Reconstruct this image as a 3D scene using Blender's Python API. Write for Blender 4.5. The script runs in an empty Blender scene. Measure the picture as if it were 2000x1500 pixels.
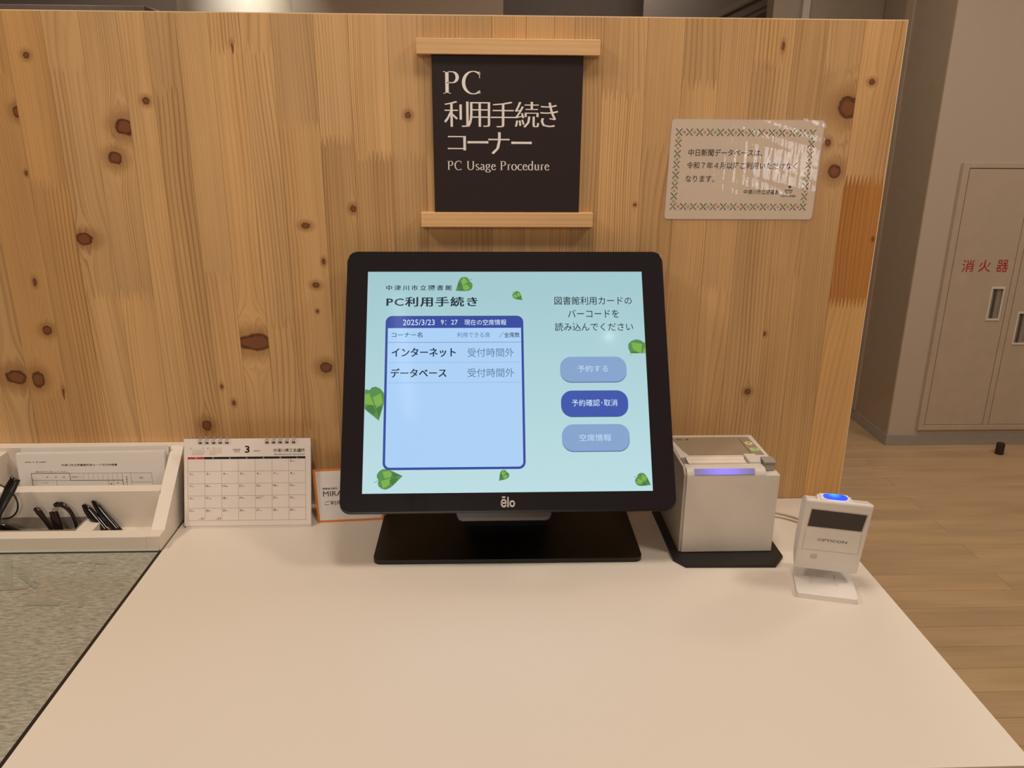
import bpy, bmesh, math, random
import numpy as np
from mathutils import Vector, Matrix
R = math.radians
random.seed(7)
SC = bpy.context.scene
COL = SC.collection
ZF = -0.8                      # floor height; the desk top is z = 0

# ------------------------------------------------------------------ camera
cam = bpy.data.objects.new('camera', bpy.data.cameras.new('camera')); COL.objects.link(cam)
cam.data.sensor_fit = 'HORIZONTAL'; cam.data.sensor_width = 36
cam.data.lens = 1563.26 / 2000 * 36; cam.data.clip_start = .02; cam.data.clip_end = 60
_p, _y, _r = R(18.1638), R(2.255), R(-.381)
_fw = Vector((math.sin(_y) * math.cos(_p), math.cos(_y) * math.cos(_p), -math.sin(_p)))
_rt = Vector((math.cos(_y), -math.sin(_y), 0)); _dn = _fw.cross(_rt)
_X = math.cos(_r) * _rt + math.sin(_r) * _dn; _D = -math.sin(_r) * _rt + math.cos(_r) * _dn
_M = Matrix((_X, -_D, -_fw)).transposed().to_4x4(); _M.translation = (0, -1.1332, .565)
cam.matrix_world = _M
SC.camera = cam
# ------------------------------------------------------------------ world, lights, exposure
W = bpy.data.worlds.new('world'); SC.world = W; W.use_nodes = True
W.node_tree.nodes['Background'].inputs[0].default_value = (1, .86, .72, 1)
W.node_tree.nodes['Background'].inputs[1].default_value = .35
SC.view_settings.view_transform = 'Standard'; SC.view_settings.look = 'None'
SC.view_settings.exposure = 0; SC.view_settings.gamma = 1; SC.view_settings.use_curve_mapping = False
SC.cycles.max_bounces = 8; SC.cycles.diffuse_bounces = 4; SC.cycles.use_denoising = True
SC.cycles.sample_clamp_indirect = 4; SC.cycles.caustics_reflective = False; SC.cycles.caustics_refractive = False

def lamp(name, loc, power, size, color=(1, .80, .60), target=None, shape='DISK', spread=180):
    d = bpy.data.lights.new(name, 'AREA'); d.energy = power; d.size = size; d.shape = shape; d.color = color
    d.spread = R(spread)
    o = bpy.data.objects.new(name, d); COL.objects.link(o); o.location = loc
    if target is not None:
        o.rotation_euler = (Vector(target) - Vector(loc)).to_track_quat('-Z', 'Y').to_euler()
    return o
WARM = (1, .875, .75)
lamp('ceiling_light_a', (-1.25, -.62, 1.72), 13, .34, WARM)
lamp('ceiling_light_b', (1.20, -.62, 1.72), 11, .34, WARM)
lamp('ceiling_light_c', (0.1, -.55, 1.72), 8, .3, WARM)
lamp('ceiling_light_d', (-.4, -3.5, 1.72), 34, .9, WARM)
lamp('ceiling_light_e', (2.5, .7, 1.72), 15, .5, WARM)
lamp('ceiling_light_f', (-1.05, 2.78, 1.72), 1.6, .05, (1, .95, .84), (-1.07, 3.06, 1.0), spread=60)
lamp('ceiling_light_k', (-2.4, 3.2, 1.70), 3, .3, WARM)
lamp('ceiling_light_g', (.9, 1.6, 1.72), 11, .3, WARM)
lamp('fill_light_i', (-2.0, 4.2, 1.70), 22, .4, WARM, (-2.6, 5.9, 1.2))  # added fill, aimed to brighten the left of the back wall
lamp('fill_light_j', (1.0, 4.3, 1.70), 11, .4, WARM, (.8, 5.9, 1.2))  # second added fill, lifting the back wall further right
lamp('ceiling_light_h', (.49, -1.45, 1.74), .04, .02, WARM)

# ------------------------------------------------------------------ helpers
def lin(c):
    r = []
    for v in c[:3]:
        v = v / 255.0
        r.append(v / 12.92 if v <= .04045 else ((v + .055) / 1.055) ** 2.4)
    return (*r, 1)

MATS = {}
def mat(name, c, rough=.5, spec=.5, metal=0, coat=0, emit=None, estr=1, noise=None, croughness=.05):
    if name in MATS: return MATS[name]
    m = bpy.data.materials.new(name); m.use_nodes = True; nt = m.node_tree
    b = nt.nodes['Principled BSDF']
    b.inputs['Base Color'].default_value = lin(c); b.inputs['Roughness'].default_value = rough
    b.inputs['Specular IOR Level'].default_value = spec; b.inputs['Metallic'].default_value = metal
    b.inputs['Coat Weight'].default_value = coat; b.inputs['Coat Roughness'].default_value = croughness
    if emit is not None:
        b.inputs['Emission Color'].default_value = lin(emit); b.inputs['Emission Strength'].default_value = estr
    # every material gets a faint procedural mottling of its colour
    sc_, amt = noise if noise else (18, .035)
    tc = nt.nodes.new('ShaderNodeTexCoord'); n = nt.nodes.new('ShaderNodeTexNoise')
    n.inputs['Scale'].default_value = sc_; n.inputs['Detail'].default_value = 4
    nt.links.new(tc.outputs['Object'], n.inputs['Vector'])
    hs = nt.nodes.new('ShaderNodeHueSaturation'); hs.inputs['Color'].default_value = lin(c)
    mr = nt.nodes.new('ShaderNodeMapRange'); mr.inputs['To Min'].default_value = 1 - amt; mr.inputs['To Max'].default_value = 1 + amt
    mr.inputs['From Min'].default_value = .3; mr.inputs['From Max'].default_value = .7
    nt.links.new(n.outputs['Fac'], mr.inputs['Value']); nt.links.new(mr.outputs[0], hs.inputs['Value'])
    nt.links.new(hs.outputs[0], b.inputs['Base Color'])
    MATS[name] = m
    return m

class NB:
    """small node builder"""
    def __init__(s, m): s.nt = m.node_tree
    def n(s, t, **k):
        x = s.nt.nodes.new(t)
        for a, v in k.items(): setattr(x, a, v)
        return x
    def put(s, sock, v):
        if hasattr(v, 'is_linked'): s.nt.links.new(v, sock)
        else: sock.default_value = v
    def math(s, op, a, b=0, c=0, clamp=False):
        x = s.n('ShaderNodeMath', operation=op, use_clamp=clamp)
        s.put(x.inputs[0], a); s.put(x.inputs[1], b); s.put(x.inputs[2], c)
        return x.outputs[0]
    def comb(s, a, b, c):
        x = s.n('ShaderNodeCombineXYZ'); s.put(x.inputs[0], a); s.put(x.inputs[1], b); s.put(x.inputs[2], c); return x.outputs[0]
    def noise(s, vec, scale, detail=2, rough=.5):
        x = s.n('ShaderNodeTexNoise'); s.put(x.inputs['Vector'], vec); x.inputs['Scale'].default_value = scale
        x.inputs['Detail'].default_value = detail; x.inputs['Roughness'].default_value = rough; return x.outputs['Fac']
    def rng(s, v, a, b, c=0, d=1, smooth=False):
        x = s.n('ShaderNodeMapRange'); 
        if smooth: x.interpolation_type = 'SMOOTHSTEP'
        s.put(x.inputs['Value'], v)
        for i, q in zip(('From Min', 'From Max', 'To Min', 'To Max'), (a, b, c, d)): s.put(x.inputs[i], q)
        return x.outputs[0]
    def mix(s, f, a, b, blend='MIX'):
        x = s.n('ShaderNodeMix', data_type='RGBA', blend_type=blend)
        s.put(x.inputs[0], f); s.put(x.inputs[6], a); s.put(x.inputs[7], b); return x.outputs[2]

def wood(name, light, dark, knots=(), axis='Z', period=.0032, rough=.42, coat=.0, contrast=1.0, tone=True, warp=.03, seeded=True):
    """pine: rings drawn from a warped coordinate across the grain, knots bend them"""
    m = bpy.data.materials.new(name); m.use_nodes = True; N = NB(m); nt = m.node_tree
    b = nt.nodes['Principled BSDF']; b.inputs['Roughness'].default_value = rough; b.inputs['Coat Weight'].default_value = coat
    b.inputs['Coat Roughness'].default_value = .12
    tc = N.n('ShaderNodeTexCoord'); sep = N.n('ShaderNodeSeparateXYZ'); nt.links.new(tc.outputs['Object'], sep.inputs[0])
    x, y, z = sep.outputs
    if axis == 'X': across, along = N.math('ADD', y, z), x
    else: across, along = x, z
    oi = N.n('ShaderNodeObjectInfo')
    seed = N.math('MULTIPLY', oi.outputs['Random'], 60.0) if seeded else 3.7
    w1 = N.noise(N.comb(N.math('MULTIPLY', across, 7), seed, N.math('MULTIPLY', along, 1.5)), 1, 2)
    u = N.math('ADD', across, N.math('MULTIPLY', N.math('SUBTRACT', w1, .5), warp * 2.2))
    kmask = None; halo = None; kcore = None
    for kx, kz, rx, rz in knots:
        kz = kz - ZF
        dx = N.math('SUBTRACT', x, kx); dz = N.math('SUBTRACT', z, kz)
        ax = N.math('DIVIDE', dx, rx); az = N.math('DIVIDE', dz, rz)
        wob = N.noise(N.comb(ax, seed, az), 1.3, 2)
        d = N.math('SQRT', N.math('ADD', N.math('MULTIPLY', ax, ax), N.math('MULTIPLY', az, az)))
        d = N.math('ADD', d, N.math('MULTIPLY', N.math('SUBTRACT', wob, .5), .7))
        az2 = N.math('DIVIDE', dz, rz * 3.4); ax2 = N.math('DIVIDE', dx, rx * 2.4)
        g = N.math('EXPONENT', N.math('MULTIPLY', N.math('ADD', N.math('MULTIPLY', ax2, ax2), N.math('MULTIPLY', az2, az2)), -1.0))
        sgn = N.rng(dx, -rx * .4, rx * .4, -1, 1)
        u = N.math('SUBTRACT', u, N.math('MULTIPLY', N.math('MULTIPLY', sgn, g), rx * 1.15))
        k = N.rng(d, .85, 1.12, 1, 0, True); h = N.rng(d, .9, 3.0, .55, 0, True); c = N.rng(d, .55, .95, 0, 1, True)
        kmask = k if kmask is None else N.math('MAXIMUM', kmask, k)
        halo = h if halo is None else N.math('MAXIMUM', halo, h)
        kcore = c if kcore is None else N.math('MINIMUM', kcore, c)
    s2 = N.math('MULTIPLY', along, .9)
    ring = N.noise(N.comb(N.math('MULTIPLY', u, 1 / period), seed, s2), 1, 1, .4)
    ring = N.rng(ring, .40, .68, 0, 1)
    ring2 = N.math('SINE', N.math('ADD', N.math('MULTIPLY', u, 6.283 / (period * 1.55)), N.math('MULTIPLY', w1, 4)))
    ring2 = N.math('POWER', N.rng(ring2, -1, 1), 4.5)
    amp = N.rng(N.noise(N.comb(N.math('MULTIPLY', across, 26), seed, N.math('MULTIPLY', along, .8)), 1, 1), .35, .65, .15, 1)
    rr = N.math('ADD', N.math('MULTIPLY', ring, .36), N.math('MULTIPLY', N.math('MULTIPLY', ring2, amp), .85))
    fib = N.noise(N.comb(N.math('MULTIPLY', across, 1400), seed, N.math('MULTIPLY', along, 14)), 1, 2)
    rr = N.math('ADD', N.math('MULTIPLY', rr, N.math('MULTIPLY', N.rng(N.math('FRACT', N.math('MULTIPLY', oi.outputs['Random'], 7.31)), 0, 1, .45, .95), contrast)), N.math('MULTIPLY', N.math('SUBTRACT', fib, .5), .35), clamp=True)
    col = N.mix(rr, lin(light), lin(dark))
    big = N.noise(N.comb(N.math('MULTIPLY', across, 16), seed, N.math('MULTIPLY', along, 2.6)), 1, 3)
    hs = N.n('ShaderNodeHueSaturation'); N.put(hs.inputs['Color'], col); N.put(hs.inputs['Value'], N.rng(big, .3, .7, .86, 1.1)); col = hs.outputs[0]
    if tone: col = N.mix(1.0, col, oi.outputs['Color'], 'MULTIPLY')
    if kmask is not None:
        col = N.mix(halo, col, lin((136, 88, 42)))
        kc = N.mix(kcore, lin((130, 80, 50)), N.mix(wob, lin((96, 54, 30)), lin((44, 22, 12))))
        col = N.mix(kmask, col, kc)
    nt.links.new(col, b.inputs['Base Color'])
    bump = N.n('ShaderNodeBump'); bump.inputs['Strength'].default_value = .06; bump.inputs['Distance'].default_value = .0006
    nt.links.new(rr, bump.inputs['Height']); nt.links.new(bump.outputs[0], b.inputs['Normal'])
    return m

# --- mesh building: everything in world metres, shifted to the parent's origin when linked
ORIG = {}
def link(name, bm, m, parent=None, origin=None, smooth=False, label=None, cat=None, group=None, kind=None):
    me = bpy.data.meshes.new(name)
    o = bpy.data.objects.new(name, me)
    if parent is not None: org = Vector(ORIG[parent.name])
    else: org = Vector(origin) if origin is not None else Vector((0, 0, 0))
    bmesh.ops.translate(bm, verts=bm.verts, vec=-org)
    bmesh.ops.recalc_face_normals(bm, faces=bm.faces)
    bm.to_mesh(me); bm.free()
    for mm in (m if isinstance(m, (list, tuple)) else [m]): me.materials.append(mm)
    if smooth:
        me.polygons.foreach_set('use_smooth', [True] * len(me.polygons))
        if smooth != 'all': 
            try: me.set_sharp_from_angle(angle=R(38))
            except Exception: pass
            wn = o.modifiers.new('weighted', 'WEIGHTED_NORMAL'); wn.keep_sharp = True
    COL.objects.link(o)
    if parent is not None: o.parent = parent
    else: o.location = org
    ORIG[o.name] = org
    meta(o, label, cat, group, kind)
    return o
def meta(o, label=None, cat=None, group=None, kind=None):
    for k, v in (('label', label), ('category', cat), ('group', group), ('kind', kind)):
        if v: o[k] = v
def thing(name, loc, label, cat, group=None):
    o = bpy.data.objects.new(name, None); o.empty_display_size = .05; COL.objects.link(o); o.location = loc
    ORIG[o.name] = Vector(loc); meta(o, label, cat, group); return o
B = bmesh.new
def box(bm, x0, x1, y0, y1, z0, z1, bev=0, seg=2, mi=0, edges=None):
    vs = [bm.verts.new((x, y, z)) for x in (x0, x1) for y in (y0, y1) for z in (z0, z1)]
    f = [(0, 1, 3, 2), (4, 6, 7, 5), (0, 4, 5, 1), (2, 3, 7, 6), (0, 2, 6, 4), (1, 5, 7, 3)]
    fs = [bm.faces.new([vs[i] for i in q]) for q in f]
    for q in fs: q.material_index = mi
    if bev:
        es = list({e for q in fs for e in q.edges})
        if edges: es = [e for e in es if edges((e.verts[0].co + e.verts[1].co) / 2, (e.verts[1].co - e.verts[0].co))]
        bmesh.ops.bevel(bm, geom=es, offset=bev, segments=seg, affect='EDGES', profile=.5)
    return fs
class Fr:
    """a plane in the place: origin, right, up (metres); local units are millimetres"""
    def __init__(s, o, yaw=0, tilt=0):
        yaw, tilt = R(yaw), R(tilt)
        s.o = Vector(o); s.ex = Vector((math.cos(yaw), math.sin(yaw), 0)); f = Vector((-math.sin(yaw), math.cos(yaw), 0))
        s.ey = Vector((0, 0, 1)) * math.cos(tilt) + f * math.sin(tilt); s.n = s.ex.cross(s.ey)
    def p(s, a, b, c=0): return s.o + (s.ex * a + s.ey * b + s.n * c) / 1000
def prism(bm, F, pts, c0, c1, bev=0, seg=2, mi=0):
    lo = [bm.verts.new(F.p(a, b, c0)) for a, b in pts]; hi = [bm.verts.new(F.p(a, b, c1)) for a, b in pts]
    n = len(pts); top = bm.faces.new(hi); bot = bm.faces.new(lo[::-1])
    sides = [bm.faces.new((lo[i], lo[(i + 1) % n], hi[(i + 1) % n], hi[i])) for i in range(n)]
    for q in sides + [top, bot]: q.material_index = mi
    if bev:
        bmesh.ops.bevel(bm, geom=list(top.edges), offset=bev / 1000, segments=seg, affect='EDGES', profile=.5)
def flat(bm, F, pts, c, mi=0):
    q = bm.faces.new([bm.verts.new(F.p(a, b, c)) for a, b in pts]); q.material_index = mi; return q
def rect(a0, b0, a1, b1): return [(a0, b0), (a1, b0), (a1, b1), (a0, b1)]
def rrect(a0, b0, a1, b1, r, n=6):
    out = []
    for cx, cy, s in ((a1 - r, b0 + r, -90), (a1 - r, b1 - r, 0), (a0 + r, b1 - r, 90), (a0 + r, b0 + r, 180)):
        for i in range(n + 1):
            t = R(s + 90 * i / n); out.append((cx + r * math.cos(t), cy + r * math.sin(t)))
    return out
def ellipse(cx, cy, rx, ry, n=28): return [(cx + rx * math.cos(2 * math.pi * i / n), cy + ry * math.sin(2 * math.pi * i / n)) for i in range(n)]
def bar(bm, F, p0, p1, w, c, mi=0):
    (x0, y0), (x1, y1) = p0, p1; L = math.hypot(x1 - x0, y1 - y0) or 1; nx, ny = -(y1 - y0) / L * w / 2, (x1 - x0) / L * w / 2
    flat(bm, F, [(x0 - nx, y0 - ny), (x1 - nx, y1 - ny), (x1 + nx, y1 + ny), (x0 + nx, y0 + ny)], c, mi)
def tube(bm, pts, r, n=8, closed=False, flatten=None, mi=0):
    """r a number or one per point; flatten = (vector, factor) squeezes the section along a direction"""
    pts = [Vector(p) for p in pts]; k = len(pts); rings = []
    up = None
    for i, p in enumerate(pts):
        if closed: t = (pts[(i + 1) % k] - pts[i - 1])
        else: t = pts[min(i + 1, k - 1)] - pts[max(i - 1, 0)]
        t.normalize()
        if up is None: up = Vector((0, 0, 1)) if abs(t.z) < .9 else Vector((1, 0, 0))
        a = t.cross(up).normalized(); b_ = a.cross(t).normalized(); up = b_
        rad = r[i] if isinstance(r, (list, tuple)) else r
        ring = []
        for j in range(n):
            q = 2 * math.pi * j / n; v = (a * math.cos(q) + b_ * math.sin(q)) * rad
            if flatten:
                d, f_ = flatten; d = Vector(d).normalized(); v = v - d * v.dot(d) * (1 - f_)
            ring.append(bm.verts.new(p + v))
        rings.append(ring)
    m_ = k if closed else k - 1
    for i in range(m_):
        A, C = rings[i], rings[(i + 1) % k]
        for j in range(n): bm.faces.new((A[j], A[(j + 1) % n], C[(j + 1) % n], C[j])).material_index = mi
    if not closed:
        bm.faces.new(rings[0][::-1]).material_index = mi; bm.faces.new(rings[-1]).material_index = mi
def smooth_path(pts, sub=6):
    pts = [Vector(p) for p in pts]; P = [pts[0] * 2 - pts[1]] + pts + [pts[-1] * 2 - pts[-2]]; out = []
    for i in range(1, len(P) - 2):
        for j in range(sub):
            t = j / sub; a, b, c, d = P[i - 1:i + 3]
            out.append(.5 * ((2 * b) + (c - a) * t + (2 * a - 5 * b + 4 * c - d) * t * t + (3 * b - 3 * c + d - a) * t ** 3))
    out.append(pts[-1]); return out

# --- lettering: glyph outlines of Blender's own font, turned into flat mesh
_TC = {}
def glyphs(s, off=0.0, spacing=1.0):
    k = (s, off, spacing)
    if k not in _TC:
        c = bpy.data.curves.new('t', 'FONT'); c.body = s; c.offset = off; c.space_character = spacing; c.resolution_u = 2
        o = bpy.data.objects.new('t', c); COL.objects.link(o); bpy.context.view_layer.update()
        me = bpy.data.meshes.new_from_object(o.evaluated_get(bpy.context.evaluated_depsgraph_get()))
        V = np.array([v.co[:2] for v in me.vertices]); Fc = [tuple(p.vertices) for p in me.polygons]
        bpy.data.objects.remove(o); bpy.data.curves.remove(c); bpy.data.meshes.remove(me)
        _TC[k] = (V, Fc)
    return _TC[k]
def text(bm, F, s, x0, y0, x1=None, y1=None, c=.1, off=0.0, spacing=1.0, mi=0, center=False, slant=0, shifts=(0,)):
    """fit the inked box of s to x0..x1, y0..y1 (mm); with one of them None keep proportions"""
    V, Fc = glyphs(s, off, spacing); mn, mx = V.min(0), V.max(0); w, h = mx - mn
    sx = (x1 - x0) / w if x1 is not None else None; sy = (y1 - y0) / h if y1 is not None else None
    if sx is None: sx = sy
    if sy is None: sy = sx
    if center: x0 = x0 - w * sx / 2
    for k_, sh in enumerate(shifts):
        vs = [bm.verts.new(F.p(x0 + (v[0] - mn[0]) * sx + slant * (v[1] - mn[1]) * sy + sh, y0 + (v[1] - mn[1]) * sy, c + k_ * .025)) for v in V]
        for q in Fc:
            try: bm.faces.new([vs[i] for i in q]).material_index = mi
            except ValueError: pass
def printed(name, bm, m, parent, label=None):
    me = bpy.data.meshes.new(name); o = bpy.data.objects.new(name, me)
    bmesh.ops.translate(bm, verts=bm.verts, vec=-ORIG[parent.name]); bm.to_mesh(me); bm.free()
    for mm in (m if isinstance(m, (list, tuple)) else [m]): me.materials.append(mm)
    COL.objects.link(o); o.parent = parent; ORIG[o.name] = ORIG[parent.name]
    if label: o['label'] = label
    return o

# a small serif alphabet drawn with a broad nib: thick uprights, thin level strokes
def arc(cx, cy, rx, ry, a0, a1, n=18): return [(cx + rx * math.cos(R(a0 + (a1 - a0) * i / n)), cy + ry * math.sin(R(a0 + (a1 - a0) * i / n))) for i in range(n + 1)]
def serif_glyph(ch):
    """returns advance, strokes(list of (pts, thick)), slabs(list of rects)   em: cap height .70, x height .46"""
    S, Bx = [], []
    def slab(cx, y, w=.085, h=.022): Bx.append((cx - w, y, cx + w, y + h))
    if ch == 'P':
        S.append([(.15, 0), (.15, .70)]); S.append([(.15, .688)] + arc(.29, .515, .165, .173, 90, -90) + [(.15, .342)])
        slab(.15, 0, .11); slab(.11, .678, .07); adv = .56
    elif ch == 'C':
        S.append(arc(.37, .35, .29, .355, 48, 312, 30)); Bx.append((.545, .49, .565, .70)); Bx.append((.555, .0, .575, .10)); adv = .68
    elif ch == 'U':
        S.append([(.15, .70), (.15, .26)] + arc(.345, .235, .195, .225, 180, 270, 10)); S.append(arc(.345, .235, .215, .225, 270, 360, 10) + [(.56, .70)])
        slab(.15, .678, .10); slab(.56, .678, .08); adv = .70
    elif ch == 's':
        S.append(arc(.19, .345, .115, .105, 40, 200, 12) + [(.13, .275), (.24, .19)] + arc(.19, .115, .12, .105, 20, -150, 12)); adv = .37
    elif ch == 'a':
        S.append(arc(.19, .32, .115, .13, 150, 0, 10) + [(.305, .10), (.33, .015), (.40, .03)])
        S.append([(.305, .27), (.19, .235)] + arc(.165, .12, .095, .11, 100, 290, 12) + [(.305, .10)]); adv = .42
    elif ch == 'g':
        S.append(arc(.20, .315, .125, .135, 0, 360, 22)); S.append([(.13, .20), (.10, .12), (.16, .065), (.30, .05)] + arc(.22, -.075, .17, .105, 60, -240, 20)); S.append([(.28, .42), (.40, .45)]); adv = .44
    elif ch == 'e':
        S.append([(.09, .275), (.34, .275)] + arc(.215, .255, .135, .195, 10, 180, 12) + arc(.235, .23, .165, .225, 180, 325, 14)); adv = .42
    elif ch == 'r':
        S.append([(.13, 0), (.13, .45)]); S.append([(.13, .33), (.20, .42), (.30, .44)]); slab(.13, 0, .085); slab(.095, .43, .05); adv = .34
    elif ch == 'o':
        S.append(arc(.24, .225, .175, .23, 0, 360, 26)); adv = .48
    elif ch == 'c':
        S.append(arc(.235, .225, .17, .23, 45, 315, 20)); adv = .40
    elif ch == 'd':
        S.append(arc(.22, .225, .16, .225, 40, 320, 20)); S.append([(.37, .72), (.37, .02), (.44, .02)]); slab(.34, .705, .045); adv = .48
    elif ch == 'u':
        S.append([(.12, .45), (.12, .14)] + arc(.22, .12, .10, .11, 180, 300, 8) + [(.36, .12)]); S.append([(.36, .45), (.36, .02), (.43, .02)]); slab(.085, .43, .05); slab(.325, .43, .05); adv = .48
    else: adv = .26
    return adv, S, Bx
def serif_text(bm, F, s, x0, x1, ybase, cap, c, thick=.074, thin=.024):
    tot = 0; items = []
    for ch in s:
        a, S, Bx = serif_glyph(ch); items.append((tot, S, Bx)); tot += a
    sx = (x1 - x0) / tot; sy = cap / .70
    for off, S, Bx in items:
        for pts in S:
            L = []; Rr = []
            for i, (px, py) in enumerate(pts):
                q0 = pts[max(i - 1, 0)]; q1 = pts[min(i + 1, len(pts) - 1)]
                dx, dy = q1[0] - q0[0], q1[1] - q0[1]; l = math.hypot(dx, dy) or 1; dx /= l; dy /= l
                w = thin + (thick - thin) * abs(dy) ** 1.6
                L.append((px - dy * w / 2, py + dx * w / 2)); Rr.append((px + dy * w / 2, py - dx * w / 2))
            vl = [bm.verts.new(F.p(x0 + (off + a) * sx, ybase + b * sy, c)) for a, b in L]
            vr = [bm.verts.new(F.p(x0 + (off + a) * sx, ybase + b * sy, c)) for a, b in Rr]
            for i in range(len(pts) - 1): bm.faces.new((vr[i], vr[i + 1], vl[i + 1], vl[i]))
        for a0, b0, a1, b1 in Bx:
            flat(bm, F, [(x0 + (off + a) * sx, ybase + b * sy) for a, b in rect(a0, b0, a1, b1)], c)

# ------------------------------------------------------------------ materials
M_DESK = mat('white_melamine', (226, 217, 204), .38, .4, noise=(3, .012))
M_EDGE = mat('white_edge_band', (235, 228, 218), .35)
M_WALL = mat('greige_wall_paint', (190, 175, 160), .8, .3, noise=(60, .02))
M_WALLD = mat('dark_taupe_wall', (112, 100, 92), .7, .3)
M_CEIL = mat('ceiling_white', (225, 220, 212), .8, .3)
M_CAB = mat('greige_steel_paint', (188, 172, 154), .45, .5)
M_GROOVE = mat('dark_groove', (60, 52, 45), .8)
M_BASEB = mat('grey_vinyl_baseboard', (158, 150, 142), .5)
M_GLOSSW = mat('glossy_taupe_panel', (158, 142, 122), .25, .5, coat=.3)
M_BLACK = mat('black_plastic', (16, 15, 17), .42, .4)
M_BLACKM = mat('black_metal', (14, 12, 13), .38, .5)
M_WHITEP = mat('white_plastic', (225, 218, 208), .4, .45)
M_PRN = mat('printer_white_plastic', (214, 206, 195), .45, .4)
M_PAPER = mat('paper', (232, 226, 220), .75, .2, noise=(40, .01))
M_INK = mat('black_ink', (28, 24, 24), .7, .2)
M_RED = mat('red_ink', (190, 62, 52), .6, .2)

# ------------------------------------------------------------------ setting
FLW = wood('pale_oak_flooring', (194, 164, 126), (168, 136, 98), axis='X', period=.006, rough=.36, contrast=.6, warp=.012)
bm = B(); box(bm, -4.2, 4.4, -5.2, 6, ZF - .05, ZF - .0015); o = link('floor', bm, FLW, kind='structure', origin=(0, 0, ZF)); o.color = (.95, .95, .95, 1)
FL = o
rows = [(.32 + .0915 * i) for i in range(-9, 26)]
seg = random.Random(3)
j0 = 1.638
for i, yy in enumerate(rows):
    xs = [j0 - 1.82, j0, j0 + 1.82] if (i % 2 == 0) else [j0 - .91, j0 + .91, j0 + 1.82 + .4]
    for a, b_ in zip(xs[:-1], xs[1:]):
        bm = B(); box(bm, a + .0006, b_ - .0006, yy + .0006, yy + .0915 - .0006, ZF - .006, ZF, .0008, 1)
        q = link('floor_board', bm, FLW, parent=FL); t = seg.uniform(.93, 1.06); q.color = (t, t * seg.uniform(.985, 1.01), t * seg.uniform(.96, 1.02), 1)
bm = B(); box(bm, -4.2, 4.4, -5.2, 6, 1.78, 1.86); link('ceiling', bm, M_CEIL, kind='structure', origin=(0, 0, 1.78))
# wall with the extinguisher cabinet, and the return beside it
bm = B(); box(bm, 1.804, 4.3, 2.12, 2.78, ZF, 1.78); WR = link('wall_right', bm, M_WALL, kind='structure', origin=(1.804, 2.12, ZF))
bm = B(); box(bm, 1.8035, 4.2, 2.114, 2.1205, ZF, ZF + .05, .001, 1); box(bm, 1.797, 1.805, 2.114, 2.70, ZF, ZF + .05, .001, 1)
link('baseboard_right', bm, M_BASEB, kind='structure', origin=(1.8, 2.12, ZF))
bm = B(); box(bm, 1.800, 1.8045, 2.1215, 2.425, ZF + .05, 1.78); link('side_panel', bm, M_GLOSSW, parent=WR)
bm = B(); box(bm, 1.793, 1.8045, 2.43, 2.50, ZF + .05, 1.78, .002, 1); link('door_frame', bm, mat('taupe_frame', (170, 154, 134), .4), parent=WR)
bm = B(); box(bm, 1.797, 1.8045, 2.505, 2.70, ZF + .05, 1.78); link('door_leaf', bm, mat('taupe_door', (146, 132, 116), .3, coat=.3), parent=WR)
bm = B(); box(bm, 1.790, 1.798, 2.515, 2.545, -.52, -.34, .002, 1); link('lock_plate', bm, mat('dark_steel_plate', (90, 84, 78), .4, metal=.6), parent=WR)
bm = B(); tube(bm, [(1.797, 2.53, -.425), (1.765, 2.53, -.425)], [.010, .013], 14); link('door_knob', bm, mat('satin_steel', (205, 198, 188), .3, metal=.8), parent=WR, smooth=True)
bm = B(); box(bm, 1.30, 1.8, 2.71, 2.80, ZF, 1.78); link('wall_recess', bm, mat('grey_partition', (146, 134, 118), .6), kind='structure', origin=(1.5, 2.71, ZF))
bm = B(); box(bm, 1.425, 1.458, 2.69, 2.712, ZF, 1.78, .001, 1); link('trim_1', bm, mat('pale_frame_strip', (185, 175, 165), .5), kind='structure', origin=(1.44, 2.7, ZF))
bm = B(); box(bm, -.875, .110, 3.0, 3.5, ZF, 1.78); link('wall_centre', bm, M_WALL, kind='structure', origin=(-.4, 3.0, ZF))
bm = B(); tube(bm, [(-1.19, 3.34, ZF), (-1.19, 3.34, 1.78)], .315, 48)
link('round_column', bm, mat('white_column_paint', (225, 220, 205), .55), origin=(-1.19, 3.34, ZF), smooth=True, label='round white column lit from the right, rising behind the wooden partition', cat='column')
bm = B(); box(bm, -4.2, 4.4, 5.9, 6, ZF, 1.78); link('wall_back', bm, M_WALLD, kind='structure', origin=(0, 5.9, ZF))
bm = B(); box(bm, -4.2, -4.1, -5.2, 6, ZF, 1.78); link('wall_left', bm, M_WALL, kind='structure', origin=(-4.1, 0, ZF))
bm = B(); box(bm, -4.2, 4.4, -5.2, -5.1, ZF, .12); box(bm, -4.2, 4.4, -5.2, -5.1, .46, 1.78); box(bm, -4.2, 2.1, -5.2, -5.1, .12, .46); box(bm, 2.62, 4.4, -5.2, -5.1, .12, .46)
link('wall_front', bm, M_WALL, kind='structure', origin=(0, -5.1, ZF))
bm = B(); box(bm, 4.3, 4.4, -5.2, 2.2, ZF, 1.78); link('wall_far_right', bm, M_WALL, kind='structure', origin=(4.3, 0, ZF))
# window behind the viewer with upright blinds (its daylight glints in the laminated notice)
bm = B(); box(bm, 2.1, 2.62, -5.19, -5.17, .12, .46)
WN = link('window_1', bm, mat('daylight_pane', (240, 245, 255), .2, emit=(250, 250, 255), estr=9), kind='structure', origin=(2.4, -5.18, .3))
for k in range(6):
    bm = B(); x = 2.12 + k * .088; box(bm, x, x + .04, -5.14, -5.13, .12, .46); link('blind_slat', bm, M_CEIL, parent=WN)
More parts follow.
